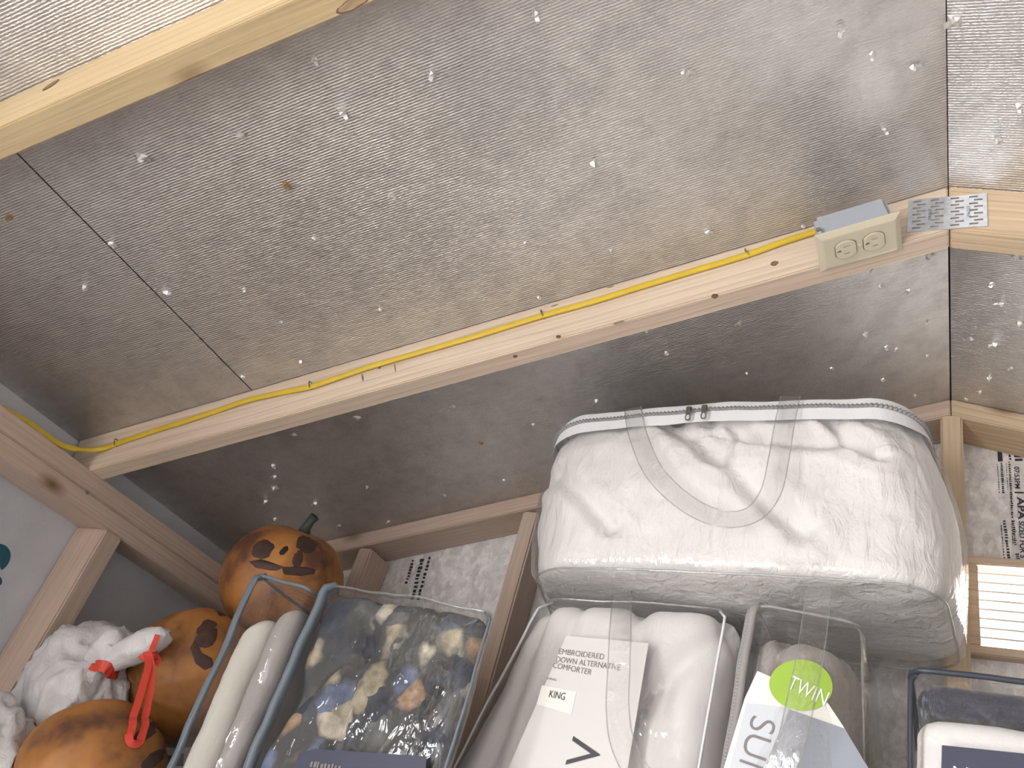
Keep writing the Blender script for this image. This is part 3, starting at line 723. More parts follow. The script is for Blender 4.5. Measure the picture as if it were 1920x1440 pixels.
for cs in cents:
    bm = bmesh.new()
    lo = [bm.verts.new(rf(cs + x, pn - 0.0005, ycn + y)) for x, y in face_out]; hi = [bm.verts.new(rf(cs + x, pt_ + 0.0016, ycn + y)) for x, y in face_out]
    h2 = [bm.verts.new(rf(cs + x * 0.94, t_, ycn + y * 0.94)) for x, y in face_out]
    ring_walls(bm, lo, hi); ring_walls(bm, hi, h2)
    outs = [('blade_slot', [(-0.0055, -0.0073), (0.0035, -0.0073), (0.0035, -0.0057), (-0.0055, -0.0057)]),
            ('blade_slot', [(-0.0045, 0.0057), (0.0030, 0.0057), (0.0030, 0.0073), (-0.0045, 0.0073)]),
            ('ground_hole', [(0.0092 + math.cos(k * 2 * PI / 14) * 0.0032, math.sin(k * 2 * PI / 14) * 0.0026) for k in range(14)])]
    holed_face(bm, h2, [[bm.verts.new(rf(cs + x, t_, ycn + y)) for x, y in o2] for nm, o2 in outs])
    rc = from_bm('receptacle', bm, M['ivory'], ob)
    for nm, o2 in outs:                            # each contact opening is a pit 6 mm deep
        bm = bmesh.new(); top = [bm.verts.new(rf(cs + x, t_, ycn + y)) for x, y in o2]; bot = [bm.verts.new(rf(cs + x, t_ - 0.006, ycn + y)) for x, y in o2]
        ring_walls(bm, top, bot); bm.faces.new(bot)
        from_bm(nm, bm, M['ivory'], rc)
bm = bmesh.new()                                   # screw head: two half domes either side of its slot
for sg in (-1, 1):
    rows_ = []
    for h_, r_ in ((-0.0004, 0.0030), (0.0008, 0.0028), (0.0015, 0.0018)):
        rows_.append([bm.verts.new(rf(scn + math.cos(a) * r_, pt_ + h_, ycn + sg * (0.0004 + math.sin(a) * r_))) for a in [PI * k / 10 for k in range(11)]])
    for A, B in zip(rows_, rows_[1:]): ring_walls(bm, A, B)
    bm.faces.new(rows_[-1])
from_bm('cover_screw', bm, M['ivory'], ob)

# yellow cable
cab_px = [(1540, 431), (1470, 453), (1400, 478), (1300, 508), (1200, 538), (1110, 566), (1017, 592), (900, 628), (800, 657), (700, 686), (640, 706), (583, 725), (529, 736),
          (467, 750), (401, 772), (346, 790), (292, 807), (226, 829), (197, 840)]
cp = [hy(q, -0.004) for q in cab_px]
for q, X in (((164, 843.5), -1.505), ((122, 837.5), -1.512), ((84, 815), -1.520), ((51, 791), -1.535)): cp.append(hx(q, X))
cp.append(cp[-1] + Vector((-0.03, -0.05, 0.002)))
cab = smooth_path(cp, 5)
nrm_c = Vector((0, -1, 0))
bm = bmesh.new(); rows = []
prof = [(math.cos(a), math.sin(a)) for a in [k * 2 * PI / 12 for k in range(12)]]
prof = [(max(-.75, min(.75, x * 1.25)) * 0.0056 / .75, y * 0.0030) for x, y in prof]
for i, p in enumerate(cab):
    t = (cab[min(i + 1, len(cab) - 1)] - cab[max(i - 1, 0)]).normalized()
    n = (nrm_c - t * nrm_c.dot(t)).normalized() if abs(t.y) < 0.9 else Vector((1, 0, 0.3)).normalized()
    if i > len(cab) - 22: n = (n + Vector((0.8, 0, 0)) * min(1, (i - (len(cab) - 22)) / 10)).normalized(); n = (n - t * n.dot(t)).normalized()
    u = t.cross(n); rows.append([bm.verts.new(p + u * a + n * b_) for a, b_ in prof])
for A, B in zip(rows, rows[1:]):
    for k in range(12): bm.faces.new((A[k], A[(k + 1) % 12], B[(k + 1) % 12], B[k]))
bm.faces.new(rows[0][::-1]); bm.faces.new(rows[-1])
tag(from_bm('power_cable', bm, M['yellow'], None, True), 'yellow electrical cable stapled along the rafter to the outlet', 'cable')
for q, sl_ in (((1400, 478), 'first steel cable staple beside the outlet box'), ((1017, 592), 'second steel cable staple counted from the outlet box'), ((583, 725), 'third steel cable staple counted from the outlet box'), ((219, 832), 'last steel cable staple, beside the top plate')):
    p = hy(q, -0.0); t = Vector((CT, 0, ST)); u = Vector((-ST, 0, CT))
    pts = [p + u * 0.0085 + Vector((0, 0.004, 0)), p + u * 0.0078 + Vector((0, -0.007, 0)), p + u * 0.004 + Vector((0, -0.0085, 0)), p - u * 0.004 + Vector((0, -0.0085, 0)) + t * 0.002, p - u * 0.0078 + Vector((0, -0.007, 0)) + t * 0.003, p - u * 0.0085 + Vector((0, 0.004, 0)) + t * 0.004]
    tag(from_bm('cable_staple', tube(pts, 0.0011, 6), M['staple']), sl_, 'staple', 'staples along the yellow cable')

# shelf under the bedding
SH = -1.16
sh = empty('storage_shelf', (0, 0.30, SH)); tag(sh, 'deep pine loft shelf holding the bedding bags and pumpkins', 'shelf')
for i in range(4):
    y0 = -0.02 + i * 0.139
    box('shelf_board', (-1.498, y0, SH - 0.028), (1.498, y0 + 0.137, SH - 0.008), M['pine'], sh, 0.002)
beam('front_rail', (-1.498, 0.0, SH - 0.071), (1.498, 0.0, SH - 0.071), (0, 0, 1), 0.038, 0.089, M['pine'], 0.002).parent = sh
bpy.data.objects['front_rail'].matrix_parent_inverse = Matrix.Translation((0, 0.30, SH)).inverted()

# ------------------------------------------------------------------ soft bags
class Pouch:
    """rounded-plan bag spanned between eight corners. c[i] order: front-left, front-right, back-right, back-left at the bottom, then the same at the top"""
    def __init__(s, corners, R=0.06, r=0.02, bulge=(0.0, 0.0, 0.0), fold=None, amp=0.0, freq=6.0, seed=0, sag=0.0):
        s.c = [Vector(p) for p in corners]; s.R, s.r, s.b, s.fold, s.amp, s.freq, s.seed = R, r, bulge, fold, amp, freq, seed
        s.hx = ((s.c[1] - s.c[0]).length + (s.c[5] - s.c[4]).length) / 4; s.hy = ((s.c[3] - s.c[0]).length + (s.c[2] - s.c[1]).length) / 4
        s.hz = ((s.c[4] - s.c[0]).length + (s.c[5] - s.c[1]).length) / 4
    def tri(s, a, b, z):
        u, v, w = (a + 1) / 2, (b + 1) / 2, (z + 1) / 2; c = s.c
        lo = (c[0] * (1 - u) + c[1] * u) * (1 - v) + (c[3] * (1 - u) + c[2] * u) * v
        hi = (c[4] * (1 - u) + c[5] * u) * (1 - v) + (c[7] * (1 - u) + c[6] * u) * v
        return lo * (1 - w) + hi * w
    def outline(s, t, inset=0.0):
        """t in [0,1): starts at the middle of the front, runs to the right and round"""
        hx_, hy_, R = s.hx - inset, s.hy - inset, max(0.003, min(s.R, s.hx * .98, s.hy * .98) - inset)
        segs = [('l', (0, -hy_), (hx_ - R, -hy_)), ('a', (hx_ - R, -hy_ + R), -PI / 2), ('l', (hx_, -hy_ + R), (hx_, hy_ - R)), ('a', (hx_ - R, hy_ - R), 0),
                ('l', (hx_ - R, hy_), (-hx_ + R, hy_)), ('a', (-hx_ + R, hy_ - R), PI / 2), ('l', (-hx_, hy_ - R), (-hx_, -hy_ + R)), ('a', (-hx_ + R, -hy_ + R), PI), ('l', (-hx_ + R, -hy_), (0, -hy_))]
        lens = [math.dist(g[1], g[2]) if g[0] == 'l' else R * PI / 2 for g in segs]; L = sum(lens); d = (t % 1.0) * L
        for g, l in zip(segs, lens):
            if d <= l + 1e-9:
                k = d / l if l > 1e-9 else 0
                if g[0] == 'l': return (g[1][0] + (g[2][0] - g[1][0]) * k, g[1][1] + (g[2][1] - g[1][1]) * k)
                a = g[2] + k * PI / 2; return (g[1][0] + R * math.cos(a), g[1][1] + R * math.sin(a))
            d -= l
        return (0, -hy_)
    def out_n(s, t):
        a = s.outline(t - 0.002); b = s.outline(t + 0.002); d = Vector((b[0] - a[0], b[1] - a[1], 0)); d.normalize(); return Vector((d.y, -d.x, 0))
    def side(s, t, z, off=0.0):
        """point on the side wall; t round the outline, z in metres from -hz to hz"""
        inset = 0.0; zz = z
        if z > s.hz - s.r:
            k = min(1, (z - (s.hz - s.r)) / s.r); inset = s.r * (1 - math.sqrt(max(0, 1 - k * k)))
        elif z < -s.hz + s.r:
            k = min(1, (-s.hz + s.r - z) / s.r); inset = s.r * (1 - math.sqrt(max(0, 1 - k * k)))
        x, y = s.outline(t, inset); return s.place(x, y, z, off)
    def place(s, x, y, z, off=0.0):
        a, b, w = x / s.hx, y / s.hy, z / s.hz
        p = s.tri(a, b, w)
        n = Vector((a ** 5 * 1.0, b ** 5 * 1.0, w ** 5 * 1.0)); n = n.normalized() if n.length > 1e-6 else Vector((0, 0, 1))
        d = s.b[0] * max(0, (1 - b * b) * (1 - w * w)) * abs(a) ** 3 * (1 if a > 0 else -1)
        e = s.b[1] * max(0, (1 - a * a) * (0.55 + 0.45 * (1 - w * w))) * abs(b) ** 3 * (1 if b > 0 else -1)
        f = s.b[2] * max(0, (1 - a * a) * (1 - b * b)) * abs(w) ** 3 * (1 if w > 0 else -1)
        p = p + Vector((d, e, f))
        k = off
        if s.amp: k += s.amp * fbm(p * s.freq + Vector((s.seed * 7.3, s.seed * 3.1, 0)))
        if s.fold and b < -0.6: k += s.fold(a, w)
        return p + n * k
    def build(s, name, mat, parent=None, nt=96, nz=36, cap=10, capb=True):
        bm = bmesh.new(); rings = []
        zs = []
        m = 5
        for i in range(m): zs.append(-s.hz + s.r * (1 - math.cos(PI / 2 * i / m)))
        for i in range(nz + 1): zs.append(-s.hz + s.r + (2 * s.hz - 2 * s.r) * i / nz)
        for i in range(1, m + 1): zs.append(s.hz - s.r + s.r * math.sin(PI / 2 * i / m))
        for z in zs: rings.append([bm.verts.new(s.side(t / nt, z)) for t in range(nt)])
        for A, B in zip(rings, rings[1:]):
            for k in range(nt): bm.faces.new((A[k], A[(k + 1) % nt], B[(k + 1) % nt], B[k]))
        for sg, ring in ((-1, rings[0]), (1, rings[-1])):
            prev = ring
            for j in range(1, cap):
                f = 1 - j / cap; cur = []
                for t in range(nt):
                    x, y = s.outline(t / nt, s.r); cur.append(bm.verts.new(s.place(x * f, y * f, sg * s.hz)))
                for k in range(nt):
                    q = (prev[k], prev[(k + 1) % nt], cur[(k + 1) % nt], cur[k]); bm.faces.new(q if sg > 0 else q[::-1])
                prev = cur
            c_ = bm.verts.new(s.place(0, 0, sg * s.hz))
            for k in range(nt):
                q = (prev[k], prev[(k + 1) % nt], c_); bm.faces.new(q if sg > 0 else q[::-1])
        return from_bm(name, bm, mat, parent, True)
    def t_of(s, a):
        """outline parameter of the front point at normalised a (-1..1)"""
        L = 0
        per = 4 * (s.hx - min(s.R, s.hx * .98)) + 4 * (s.hy - min(s.R, s.hy * .98)) + 2 * PI * min(s.R, s.hx * .98, s.hy * .98)
        return (a * s.hx / per) % 1.0
    def loop(s, z, off=0.0, t0=0.0, t1=1.0, n=120):
        return [s.side(t0 + (t1 - t0) * i / n, z, off) for i in range(n + (0 if t1 - t0 >= 1 else 1))]
    def band(s, z0, z1, off, t0, t1, n=90, m=4, thick=0.0008):
        bm = bmesh.new(); rows = []
        for i in range(n + 1):
            t = t0 + (t1 - t0) * i / n
            rows.append([bm.verts.new(s.side(t, z0 + (z1 - z0) * k / m, off)) for k in range(m + 1)])
        for A, B in zip(rows, rows[1:]):
            for k in range(m): bm.faces.new((A[k], B[k], B[k + 1], A[k + 1]))
        return bm
def hexa(x0, x1, y0, y1, z0, z1):
    return [(x0, y0, z0), (x1, y0, z0), (x1, y1, z0), (x0, y1, z0), (x0, y0, z1), (x1, y0, z1), (x1, y1, z1), (x0, y1, z1)]
def inset_corners(c, d):
    c = [Vector(p) for p in c]; m = sum(c, Vector()) / 8; out = []
    for p in c:
        v = p - m; out.append(p - Vector((math.copysign(d, v.x), math.copysign(d, v.y), math.copysign(d, v.z))))
    return out

# ---- big white comforter bag on top of the others
A0 = [hy((985, 1068), 0.205), hy((1782, 1118), 0.170), Vector((0.015, 0.500, -0.560)), Vector((-0.690, 0.500, -0.560)),
      hy((1036, 782), 0.225), hy((1716, 740), 0.205), Vector((-0.045, 0.500, -0.215)), Vector((-0.655, 0.500, -0.300))]
A0[1].z = -0.565; A0[0].z = -0.575
creases = [((-0.22, 0.84), (0.00, 0.35), 0.024, 0.085), ((0.00, 0.35), (0.42, -0.55), 0.020, 0.07), ((-0.02, 0.84), (0.08, 0.45), 0.020, 0.07),
           ((0.10, 0.60), (0.75, 0.45), 0.020, 0.06), ((0.12, 0.78), (0.22, 0.50), 0.024, 0.05), ((-0.95, 0.30), (-0.55, -0.55), 0.014, 0.06), ((0.60, 0.80), (0.80, 0.30), 0.018, 0.05)]
def seg_d(p, a, b):
    px, py = p; ax, ay = a; bx, by = b; dx, dy = bx - ax, by - ay
    t = max(0, min(1, ((px - ax) * dx + (py - ay) * dy) / (dx * dx + dy * dy)))
    cx, cy = ax + dx * t, ay + dy * t
    return math.hypot((px - cx) * 1.0, (py - cy) * 0.5), ((px - ax) * dy - (py - ay) * dx)
def white_fold(a, w):
    k = 0.0
    for p, q, dep, wid in creases:
        d, sd = seg_d((a, w), p, q)
        k -= dep * math.exp(-(d / wid) ** 2); k += dep * 0.45 * math.exp(-((d - wid * 1.8) / wid) ** 2) * (1 if sd > 0 else 0.4)
    k -= 0.012 * max(0, (w - 0.55) / 0.45)      # the filling falls back under the zip
    return k
cmf = Pouch(inset_corners(A0, 0.008), 0.07, 0.022, (0.034, 0.026, 0.006), white_fold, 0.0065, 11.0, 2)
o = cmf.build('white_comforter', M['white_cloth'], None, 220, 110, 8)
tag(o, 'puffy white crinkled comforter folded inside the topmost clear bag', 'comforter')
bagA = empty('comforter_bag', ((A0[0] + A0[2]) / 2)); tag(bagA, 'large clear zipped bag stuffed with a white comforter, lying across other bags', 'storage bag')
sh_A = Pouch(A0, 0.07, 0.016, (0.035, 0.030, 0.004), None, 0.0035, 9.0, 5)
keep_inside(bpy.data.objects['white_comforter'], sh_A.build('vinyl_cover', M['vinyl'], bagA, 160, 50, 8))
zt = sh_A.hz
from_bm('zipper_tape', sh_A.band(zt - 0.052, zt - 0.006, 0.0015, -0.40, 0.40, 130), M['white_tape'], bagA, True)
zl = [sh_A.side(-0.40 + 0.80 * i / 420, zt - 0.027 + 0.0015 * math.sin(i * .03), 0.0035 + (0.0008 if i % 2 else -0.0004)) for i in range(421)]
from_bm('zipper_coil', tube(zl, [0.0042 if i % 2 else 0.0027 for i in range(421)], 6), M['teeth'], bagA, False)
for zz, off in ((zt - 0.001, 0.001), (-sh_A.hz + 0.002, 0.001)):
    from_bm('welt', tube(sh_A.loop(zz, off), 0.0021, 8, True), M['vinyl_edge'], bagA, True)
for q in ((1296, 780), (1323, 774)):
    p = hy(q, 0.17); sb = empty('zipper_pull', p)
    v = ray(*q); best = None
    # nearest point of the coil to the line of sight
    pp = min(zl, key=lambda w_: ((w_ - CAM) - v * ((w_ - CAM).dot(v) / v.dot(v))).length)
    bpy.data.objects.remove(sb)
    bm = bmesh.new(); bm_box(bm, (pp.x - .005, pp.y - .008, pp.z - .005), (pp.x + .005, pp.y - .001, pp.z + .006)); bmesh.ops.bevel(bm, geom=bm.edges[:], offset=0.0015, segments=2, affect='EDGES')
    sl_ = from_bm('zipper_slider', bm, M['pull'], bagA)
    bm = bmesh.new(); out = [(0.0035, 0.0), (0.0040, -0.014), (0.0052, -0.020), (0.0040, -0.0245), (0, -0.026), (-0.0040, -0.0245), (-0.0052, -0.020), (-0.0040, -0.014), (-0.0035, 0.0)]
    inn = [(0.0015, -0.013), (0.0028, -0.017), (0.0032, -0.020), (0.0022, -0.0226), (0, -0.0234), (-0.0022, -0.0226), (-0.0032, -0.020), (-0.0028, -0.017), (-0.0015, -0.013)]
    for yy in (0, 1):
        A = [bm.verts.new((pp.x + x - 0.1 * z, pp.y - .009 - yy * .0015, pp.z + z)) for x, z in out]; B = [bm.verts.new((pp.x + x - 0.1 * z, pp.y - .009 - yy * .0015, pp.z + z)) for x, z in inn]
        for i in range(8): bm.faces.new((A[i], A[i + 1], B[i + 1], B[i]))
        bm.faces.new((A[0], B[0], B[8], A[8]))
        if yy: 
            for i in range(8): bm.faces.new((A[i], A[i + 1], oA[i + 1], oA[i])); bm.faces.new((B[i], B[i + 1], oB[i + 1], oB[i]))
        oA, oB = A, B
    from_bm('pull_tab', bm, M['pull'], sl_)
def strap(name, pts, parent, w=0.030):
    pts = smooth_path(pts, 8); n = len(pts); wd = []
    for i in range(n):
        t = (pts[min(i + 1, n - 1)] - pts[max(i - 1, 0)]).normalized(); wd.append(t.cross(Vector((0, -1, 0.2))).normalized())
    s_ = from_bm(name, ribbon(pts, wd, w, 0.0010), M['strap'], parent, False)
    for sg in (-1, 1): from_bm('rolled_edge', tube([p + d * sg * w / 2 for p, d in zip(pts, wd)], 0.0010, 6), M['vinyl_edge'], s_, True)
    return s_
strap('handle', [hy(q, y) for q, y in (((1186, 766), .205), ((1196, 815), .176), ((1226, 884), .160), ((1285, 942), .150), ((1350, 972), .146), ((1408, 966), .148), ((1444, 925), .152), ((1460, 860), .158), ((1470, 800), .170), ((1482, 744), .190))], bagA)
strap('lower_handle', [hz((1166, 1112), -0.571)] + [hy(q, y) for q, y in (((1163, 1180), .195), ((1160, 1260), .185), ((1158, 1330), .180), ((1170, 1400), .176), ((1215, 1470), .174), ((1320, 1520), .172), ((1430, 1480), .150), ((1480, 1400), .140), ((1502, 1310), .142), ((1520, 1220), .150), ((1530, 1150), .164))] + [hz((1535, 1100), -0.566)], bagA, 0.032)

# ---- bag with the king comforter
YK = 0.255
K0 = [(-0.765, YK - 0.02, SH), (-0.302, YK - 0.02, SH), (-0.302, 0.518, SH), (-0.745, 0.518, SH), (-0.628, YK, -0.604), (-0.290, YK, -0.586), (-0.290, 0.518, -0.578), (-0.600, 0.518, -0.578)]
def king_fold(a, w):
    k = 0
    for p, q, dep, wid in (((0.10, 0.95), (0.50, 0.10), 0.018, 0.09), ((0.95, 0.95), (0.30, 0.45), 0.020, 0.08), ((-0.85, 0.9), (-0.62, 0.0), 0.018, 0.07), ((0.55, 0.45), (0.85, -0.2), 0.014, 0.09), ((-0.5, 0.95), (-0.42, 0.3), 0.010, 0.06)):
        d, sd = seg_d((a, w), p, q); k -= dep * math.exp(-(d / wid) ** 2)
    return k
o = Pouch(inset_corners(K0, 0.006), 0.06, 0.03, (0.004, 0.012, 0.006), king_fold, 0.005, 7.0, 9).build('king_comforter', M['satin'], None, 150, 70, 6)
tag(o, 'smooth white satin comforter folded in the bag with the king size card', 'comforter')
bagK = empty('comforter_bag', (-0.46, 0.39, SH)); tag(bagK, 'clear bag with a pale king size card, packed with a smooth white comforter', 'storage bag')
sK = Pouch(K0, 0.06, 0.02, (0.004, 0.012, 0.004), None, 0.003, 8.0, 4)
keep_inside(bpy.data.objects['king_comforter'], sK.build('vinyl_cover', M['vinyl'], bagK, 120, 40, 6))
from_bm('welt', tube(sK.loop(sK.hz - 0.001, 0.001), 0.0018, 8, True), M['vinyl_edge'], bagK, True)
for t in (sK.t_of(-0.97), sK.t_of(0.90)):
    from_bm('welt', tube([sK.side(t, -sK.hz + 2 * sK.hz * i / 40, 0.001) for i in range(41)], 0.0020, 8), M['white_tape'], bagK, True)
YC = YK - 0.026
cq = [(1062, 1192), (1216, 1206), (1172, 1470), (940, 1470)]
card = mesh('size_card', [hy(q, YC) for q in cq] + [hy(q, YC) + Vector((0, 0.0012, 0)) for q in cq], [(3, 2, 1, 0), (4, 5, 6, 7), (0, 1, 5, 4), (1, 2, 6, 5), (2, 3, 7, 6), (3, 0, 4, 7)], M['card'], bagK)
YT = YC - 0.0003
text_px('EMBROIDERED', M['print_grey'], 'lettering', (1047, 1226), (1132, 1237), 0.0085, YT, card)
text_px('DOWN ALTERNATIVE', M['print_grey'], 'lettering', (1042, 1241), (1162, 1257), 0.0085, YT, card)
text_px('COMFORTER', M['print_grey'], 'lettering', (1036, 1252), (1108, 1266), 0.0085, YT, card)
text_px('KING', M['print_grey'], 'lettering', (1025, 1274), (1043, 1277), 0.0035, YT, card)
lq = [(1016, 1285), (1081, 1297), (1071, 1340), (1006, 1320)]
lab = mesh('size_label', [hy(q, YT - 0.0003) for q in lq], [(0, 3, 2, 1)], M['card_white'], card)
text_px('KING', M['print_dark'], 'lettering', (1029, 1307), (1058, 1313), 0.0105, YT - 0.0006, card)
text_mesh('V', M['print_dark'], 'lettering', hy((1118, 1444), YT), hy((1124, 1402), YT) - hy((1112, 1448), YT), hy((1064, 1414), YT) - hy((1124, 1424), YT), 0.040, 0.046, 0.0006, card)

# ---- narrow bag with the green twin sticker
YS = 0.200
S0 = [(-0.278, YS - 0.01, SH), (-0.085, YS - 0.01, SH), (-0.085, 0.500, SH), (-0.278, 0.500, SH), (-0.262, YS, -0.600), (-0.112, YS, -0.612), (-0.112, 0.500, -0.590), (-0.262, 0.500, -0.585)]
def twin_fold(a, w):
    d, sd = seg_d((a, w), (0.9, 0.9), (0.2, 0.5)); d2, _ = seg_d((a, w), (-0.5, 0.95), (-0.1, 0.6))
    return -0.016 * math.exp(-(d / 0.12) ** 2) - 0.014 * math.exp(-(d2 / 0.12) ** 2)
SI = inset_corners(S0, 0.013)
SI[4].z -= 0.02; SI[5].z -= 0.03
o = Pouch(SI, 0.04, 0.03, (0.006, 0.01, 0.004), twin_fold, 0.005, 9.0, 12).build('taupe_comforter', M['taupe'], None, 110, 50, 6)
tag(o, 'taupe bedding folded in the narrow bag with the green sticker', 'comforter')
bagS = empty('bedding_bag', (-0.19, 0.35, SH)); tag(bagS, 'narrow clear bedding bag with a lime green twin sticker and grey zip', 'storage bag')
sS = Pouch(S0, 0.03, 0.014, (0.006, 0.012, 0.003), None, 0.003, 9.0, 7)
keep_inside(bpy.data.objects['taupe_comforter'], sS.build('vinyl_cover', M['vinyl'], bagS, 110, 40, 6))
tl = sS.t_of(-1.0)
for dt, w_, mt, nm in ((-0.012, 0.0055, 'grey_tape', 'zipper_tape'), (0.006, 0.0055, 'grey_tape', 'zipper_tape')):
    from_bm(nm, tube([sS.side(tl + dt, -sS.hz + 2 * sS.hz * i / 60, 0.003) for i in range(61)], w_, 8), M[mt], bagS, True)
from_bm('zipper_coil', tube([sS.side(tl - 0.003, -sS.hz + 2 * sS.hz * i / 240, 0.005) for i in range(241)], [0.0024 if i % 2 else 0.0016 for i in range(241)], 6), M['teeth'], bagS, False)
from_bm('welt', tube([sS.side(sS.t_of(1.0), -sS.hz + 2 * sS.hz * i / 40, 0.001) for i in range(41)], 0.0018, 8), M['vinyl_edge'], bagS, True)
from_bm('welt', tube(sS.loop(sS.hz - 0.001, 0.001), 0.0020, 8, True), M['grey_tape'], bagS, True)
YI = YS - 0.012
def quad(name, qs, Y, mat, par):
    v = [hy(q, Y) for q in qs]; n = len(v)
    vs = v + [p + Vector((0, 0.0008, 0)) for p in v]
    return mesh(name, vs, [tuple(range(n))[::-1], tuple(range(n, 2 * n))] + [(i, (i + 1) % n, n + (i + 1) % n, n + i) for i in range(n)], mat, par)
ins = quad('insert_card', [(1396, 1310), (1420, 1258), (1550, 1315), (1580, 1360), (1640, 1460), (1345, 1480)], YI, M['card_white'], bagS)
quad('printed_panel', [(1400, 1318), (1425, 1320), (1480, 1328), (1420, 1470), (1360, 1470)], YI - 0.0010, M['card_pale_blue'], ins)
quad('printed_panel', [(1481, 1330), (1583, 1366), (1640, 1462), (1422, 1470)], YI - 0.0011, M['card_blue'], ins)
a = hy((1448, 1338), YI - 0.0016); b_ = hy((1408, 1490), YI - 0.0016); ex = (b_ - a).normalized()
text_mesh('SUNHAM', M['print_grey'], 'lettering', hy((1410, 1340), YI - 0.0016), ex, Vector((0, -1, 0)).cross(ex), 0.190, 0.031, 0.0004, ins, -0.012)
gq = hy((1500, 1283), YI); pts = []
for i in range(36):
    a_ = i * 2 * PI / 36; rr = 0.0355 * (1 - 0.10 * max(0, math.cos(a_ - 2.3)) ** 2)
    pts.append(gq + Vector((math.cos(a_) * rr * 1.12, -0.0016, math.sin(a_) * rr * 0.96)))
stk = mesh('size_sticker', pts, [tuple(range(36))], M['green'], bagS)
ex = (hy((1546, 1300), YI) - hy((1478, 1268), YI)).normalized()
text_mesh('TWIN', M['print_white'], 'lettering', hy((1474, 1290), YI - 0.0026), ex, Vector((0, -1, 0)).cross(ex), 0.050, 0.019, 0.0002, stk)

# ---- navy bag
YN = 0.100
N0 = hexa(-0.056, 0.360, YN, 0.440, SH, -0.702)
NI = inset_corners(N0, 0.010)
nb = [Vector(p) for p in NI]
for i in (0, 1, 2, 3): nb[i].z = -0.744
o = Pouch(nb, 0.03, 0.02, (0.002, 0.006, 0.003), None, 0.004, 9.0, 14).build('navy_blanket', M['navy'], None, 110, 24, 6)
tag(o, 'dark navy blanket folded at the top of the navy trimmed bag', 'blanket')
nw = [Vector(p) for p in NI]
for i in (4, 5, 6, 7): nw[i].z = -0.751
o = Pouch(nw, 0.03, 0.02, (0.002, 0.010, 0.003), None, 0.004, 9.0, 15).build('white_bed_sheet', M['satin'], None, 110, 40, 6)
tag(o, 'white bedding under the navy blanket behind the navy label', 'bedding')
bagN = empty('bedding_bag', (0.15, 0.27, SH)); tag(bagN, 'clear bedding bag with navy trim and a navy label card', 'storage bag')
sN = Pouch(N0, 0.02, 0.010, (0.002, 0.006, 0.002), None, 0.002, 9.0, 16); cv_ = sN.build('vinyl_cover', M['vinyl'], bagN, 100, 40, 6); keep_inside(bpy.data.objects['navy_blanket'], cv_); keep_inside(bpy.data.objects['white_bed_sheet'], cv_)
from_bm('welt', tube(sN.loop(sN.hz - 0.002, 0.001), 0.0036, 8, True), M['navy_trim'], bagN, True)
for a_ in (-0.985, 0.985): from_bm('welt', tube([sN.side(sN.t_of(a_), -sN.hz + 2 * sN.hz * i / 30, 0.001) for i in range(31)], 0.0030, 8), M['navy_trim'], bagN, True)
YL = YN - 0.006
lbl = quad('label_card', [(1766, 1397), (1990, 1420), (1990, 1560), (1762, 1545)], YL, M['navy_card'], bagN)
text_px('NAUTICA', M['print_white'], 'lettering', (1790, 1468), (1990, 1492), 0.0170, YL - 0.001, lbl)

# ---- floral comforter bag
YF = 0.100
F0 = [(-0.930, YF, SH), (-0.600, YF, SH), (-0.712, 0.222, SH), (-0.930, 0.320, SH), (-0.930, YF, -0.680), (-0.592, YF, -0.694), (-0.672, 0.222, -0.690), (-0.930, 0.320, -0.680)]
def floral_fold(a, w):
    k = 0
    for p, q, dep, wid in (((-0.9, 0.25), (-0.35, 0.72), 0.030, 0.10), ((-0.35, 0.72), (0.65, 0.55), 0.020, 0.09), ((0.65, 0.55), (0.75, -0.2), 0.026, 0.10), ((-0.3, 0.55), (-0.15, 0.0), 0.022, 0.09), ((0.3, 0.5), (0.1, 0.1), 0.012, 0.07)):
        d, sd = seg_d((a, w), p, q); k -= dep * math.exp(-(d / wid) ** 2)
    return k
FI = inset_corners(F0, 0.007)
o = Pouch(FI, 0.04, 0.03, (0.006, 0.016, 0.006), floral_fold, 0.006, 10.0, 21).build('floral_comforter', M['floral'], None, 150, 70, 6)
tag(o, 'navy and beige floral comforter bunched in a clear bag', 'comforter')
bagF = empty('comforter_bag', (-0.76, 0.30, SH)); tag(bagF, 'clear bag with slate blue zip holding the floral comforter', 'storage bag')
sF = Pouch(F0, 0.03, 0.014, (0.004, 0.014, 0.004), None, 0.005, 9.0, 22); keep_inside(bpy.data.objects['floral_comforter'], sF.build('vinyl_cover', M['vinyl'], bagF, 120, 44, 6))
tl = sF.t_of(-1.0)
for dt, rr, mt, nm in ((-0.010, 0.0075, 'blue_tape', 'zipper_tape'), (0.010, 0.0070, 'slate_welt', 'zipper_tape'), (0.0, 0.0040, 'teeth', 'zipper_coil')):
    from_bm(nm, tube([sF.side(tl + dt, -sF.hz + 2 * sF.hz * i / 60, 0.003) for i in range(61)] + [sF.side(tl + dt + 0.04 * 0, sF.hz, 0.002)], rr, 8), M[mt], bagF, True)
from_bm('welt', tube(sF.loop(sF.hz - 0.001, 0.001), 0.0022, 8, True), M['vinyl_edge'], bagF, True)
from_bm('welt', tube([sF.side(sF.t_of(0.96), -sF.hz + 2 * sF.hz * i / 40, 0.001) for i in range(41)], 0.0022, 8), M['slate_welt'], bagF, True)
lb = quad('label_strip', [(560, 1412), (590, 1404), (800, 1418), (795, 1475), (545, 1475)], YF - 0.020, M['navy_card'], bagF)
print_line((580, 1440), (640, 1446), 0.009, 5, 9, lb, 'print_grey', YF - 0.0206)

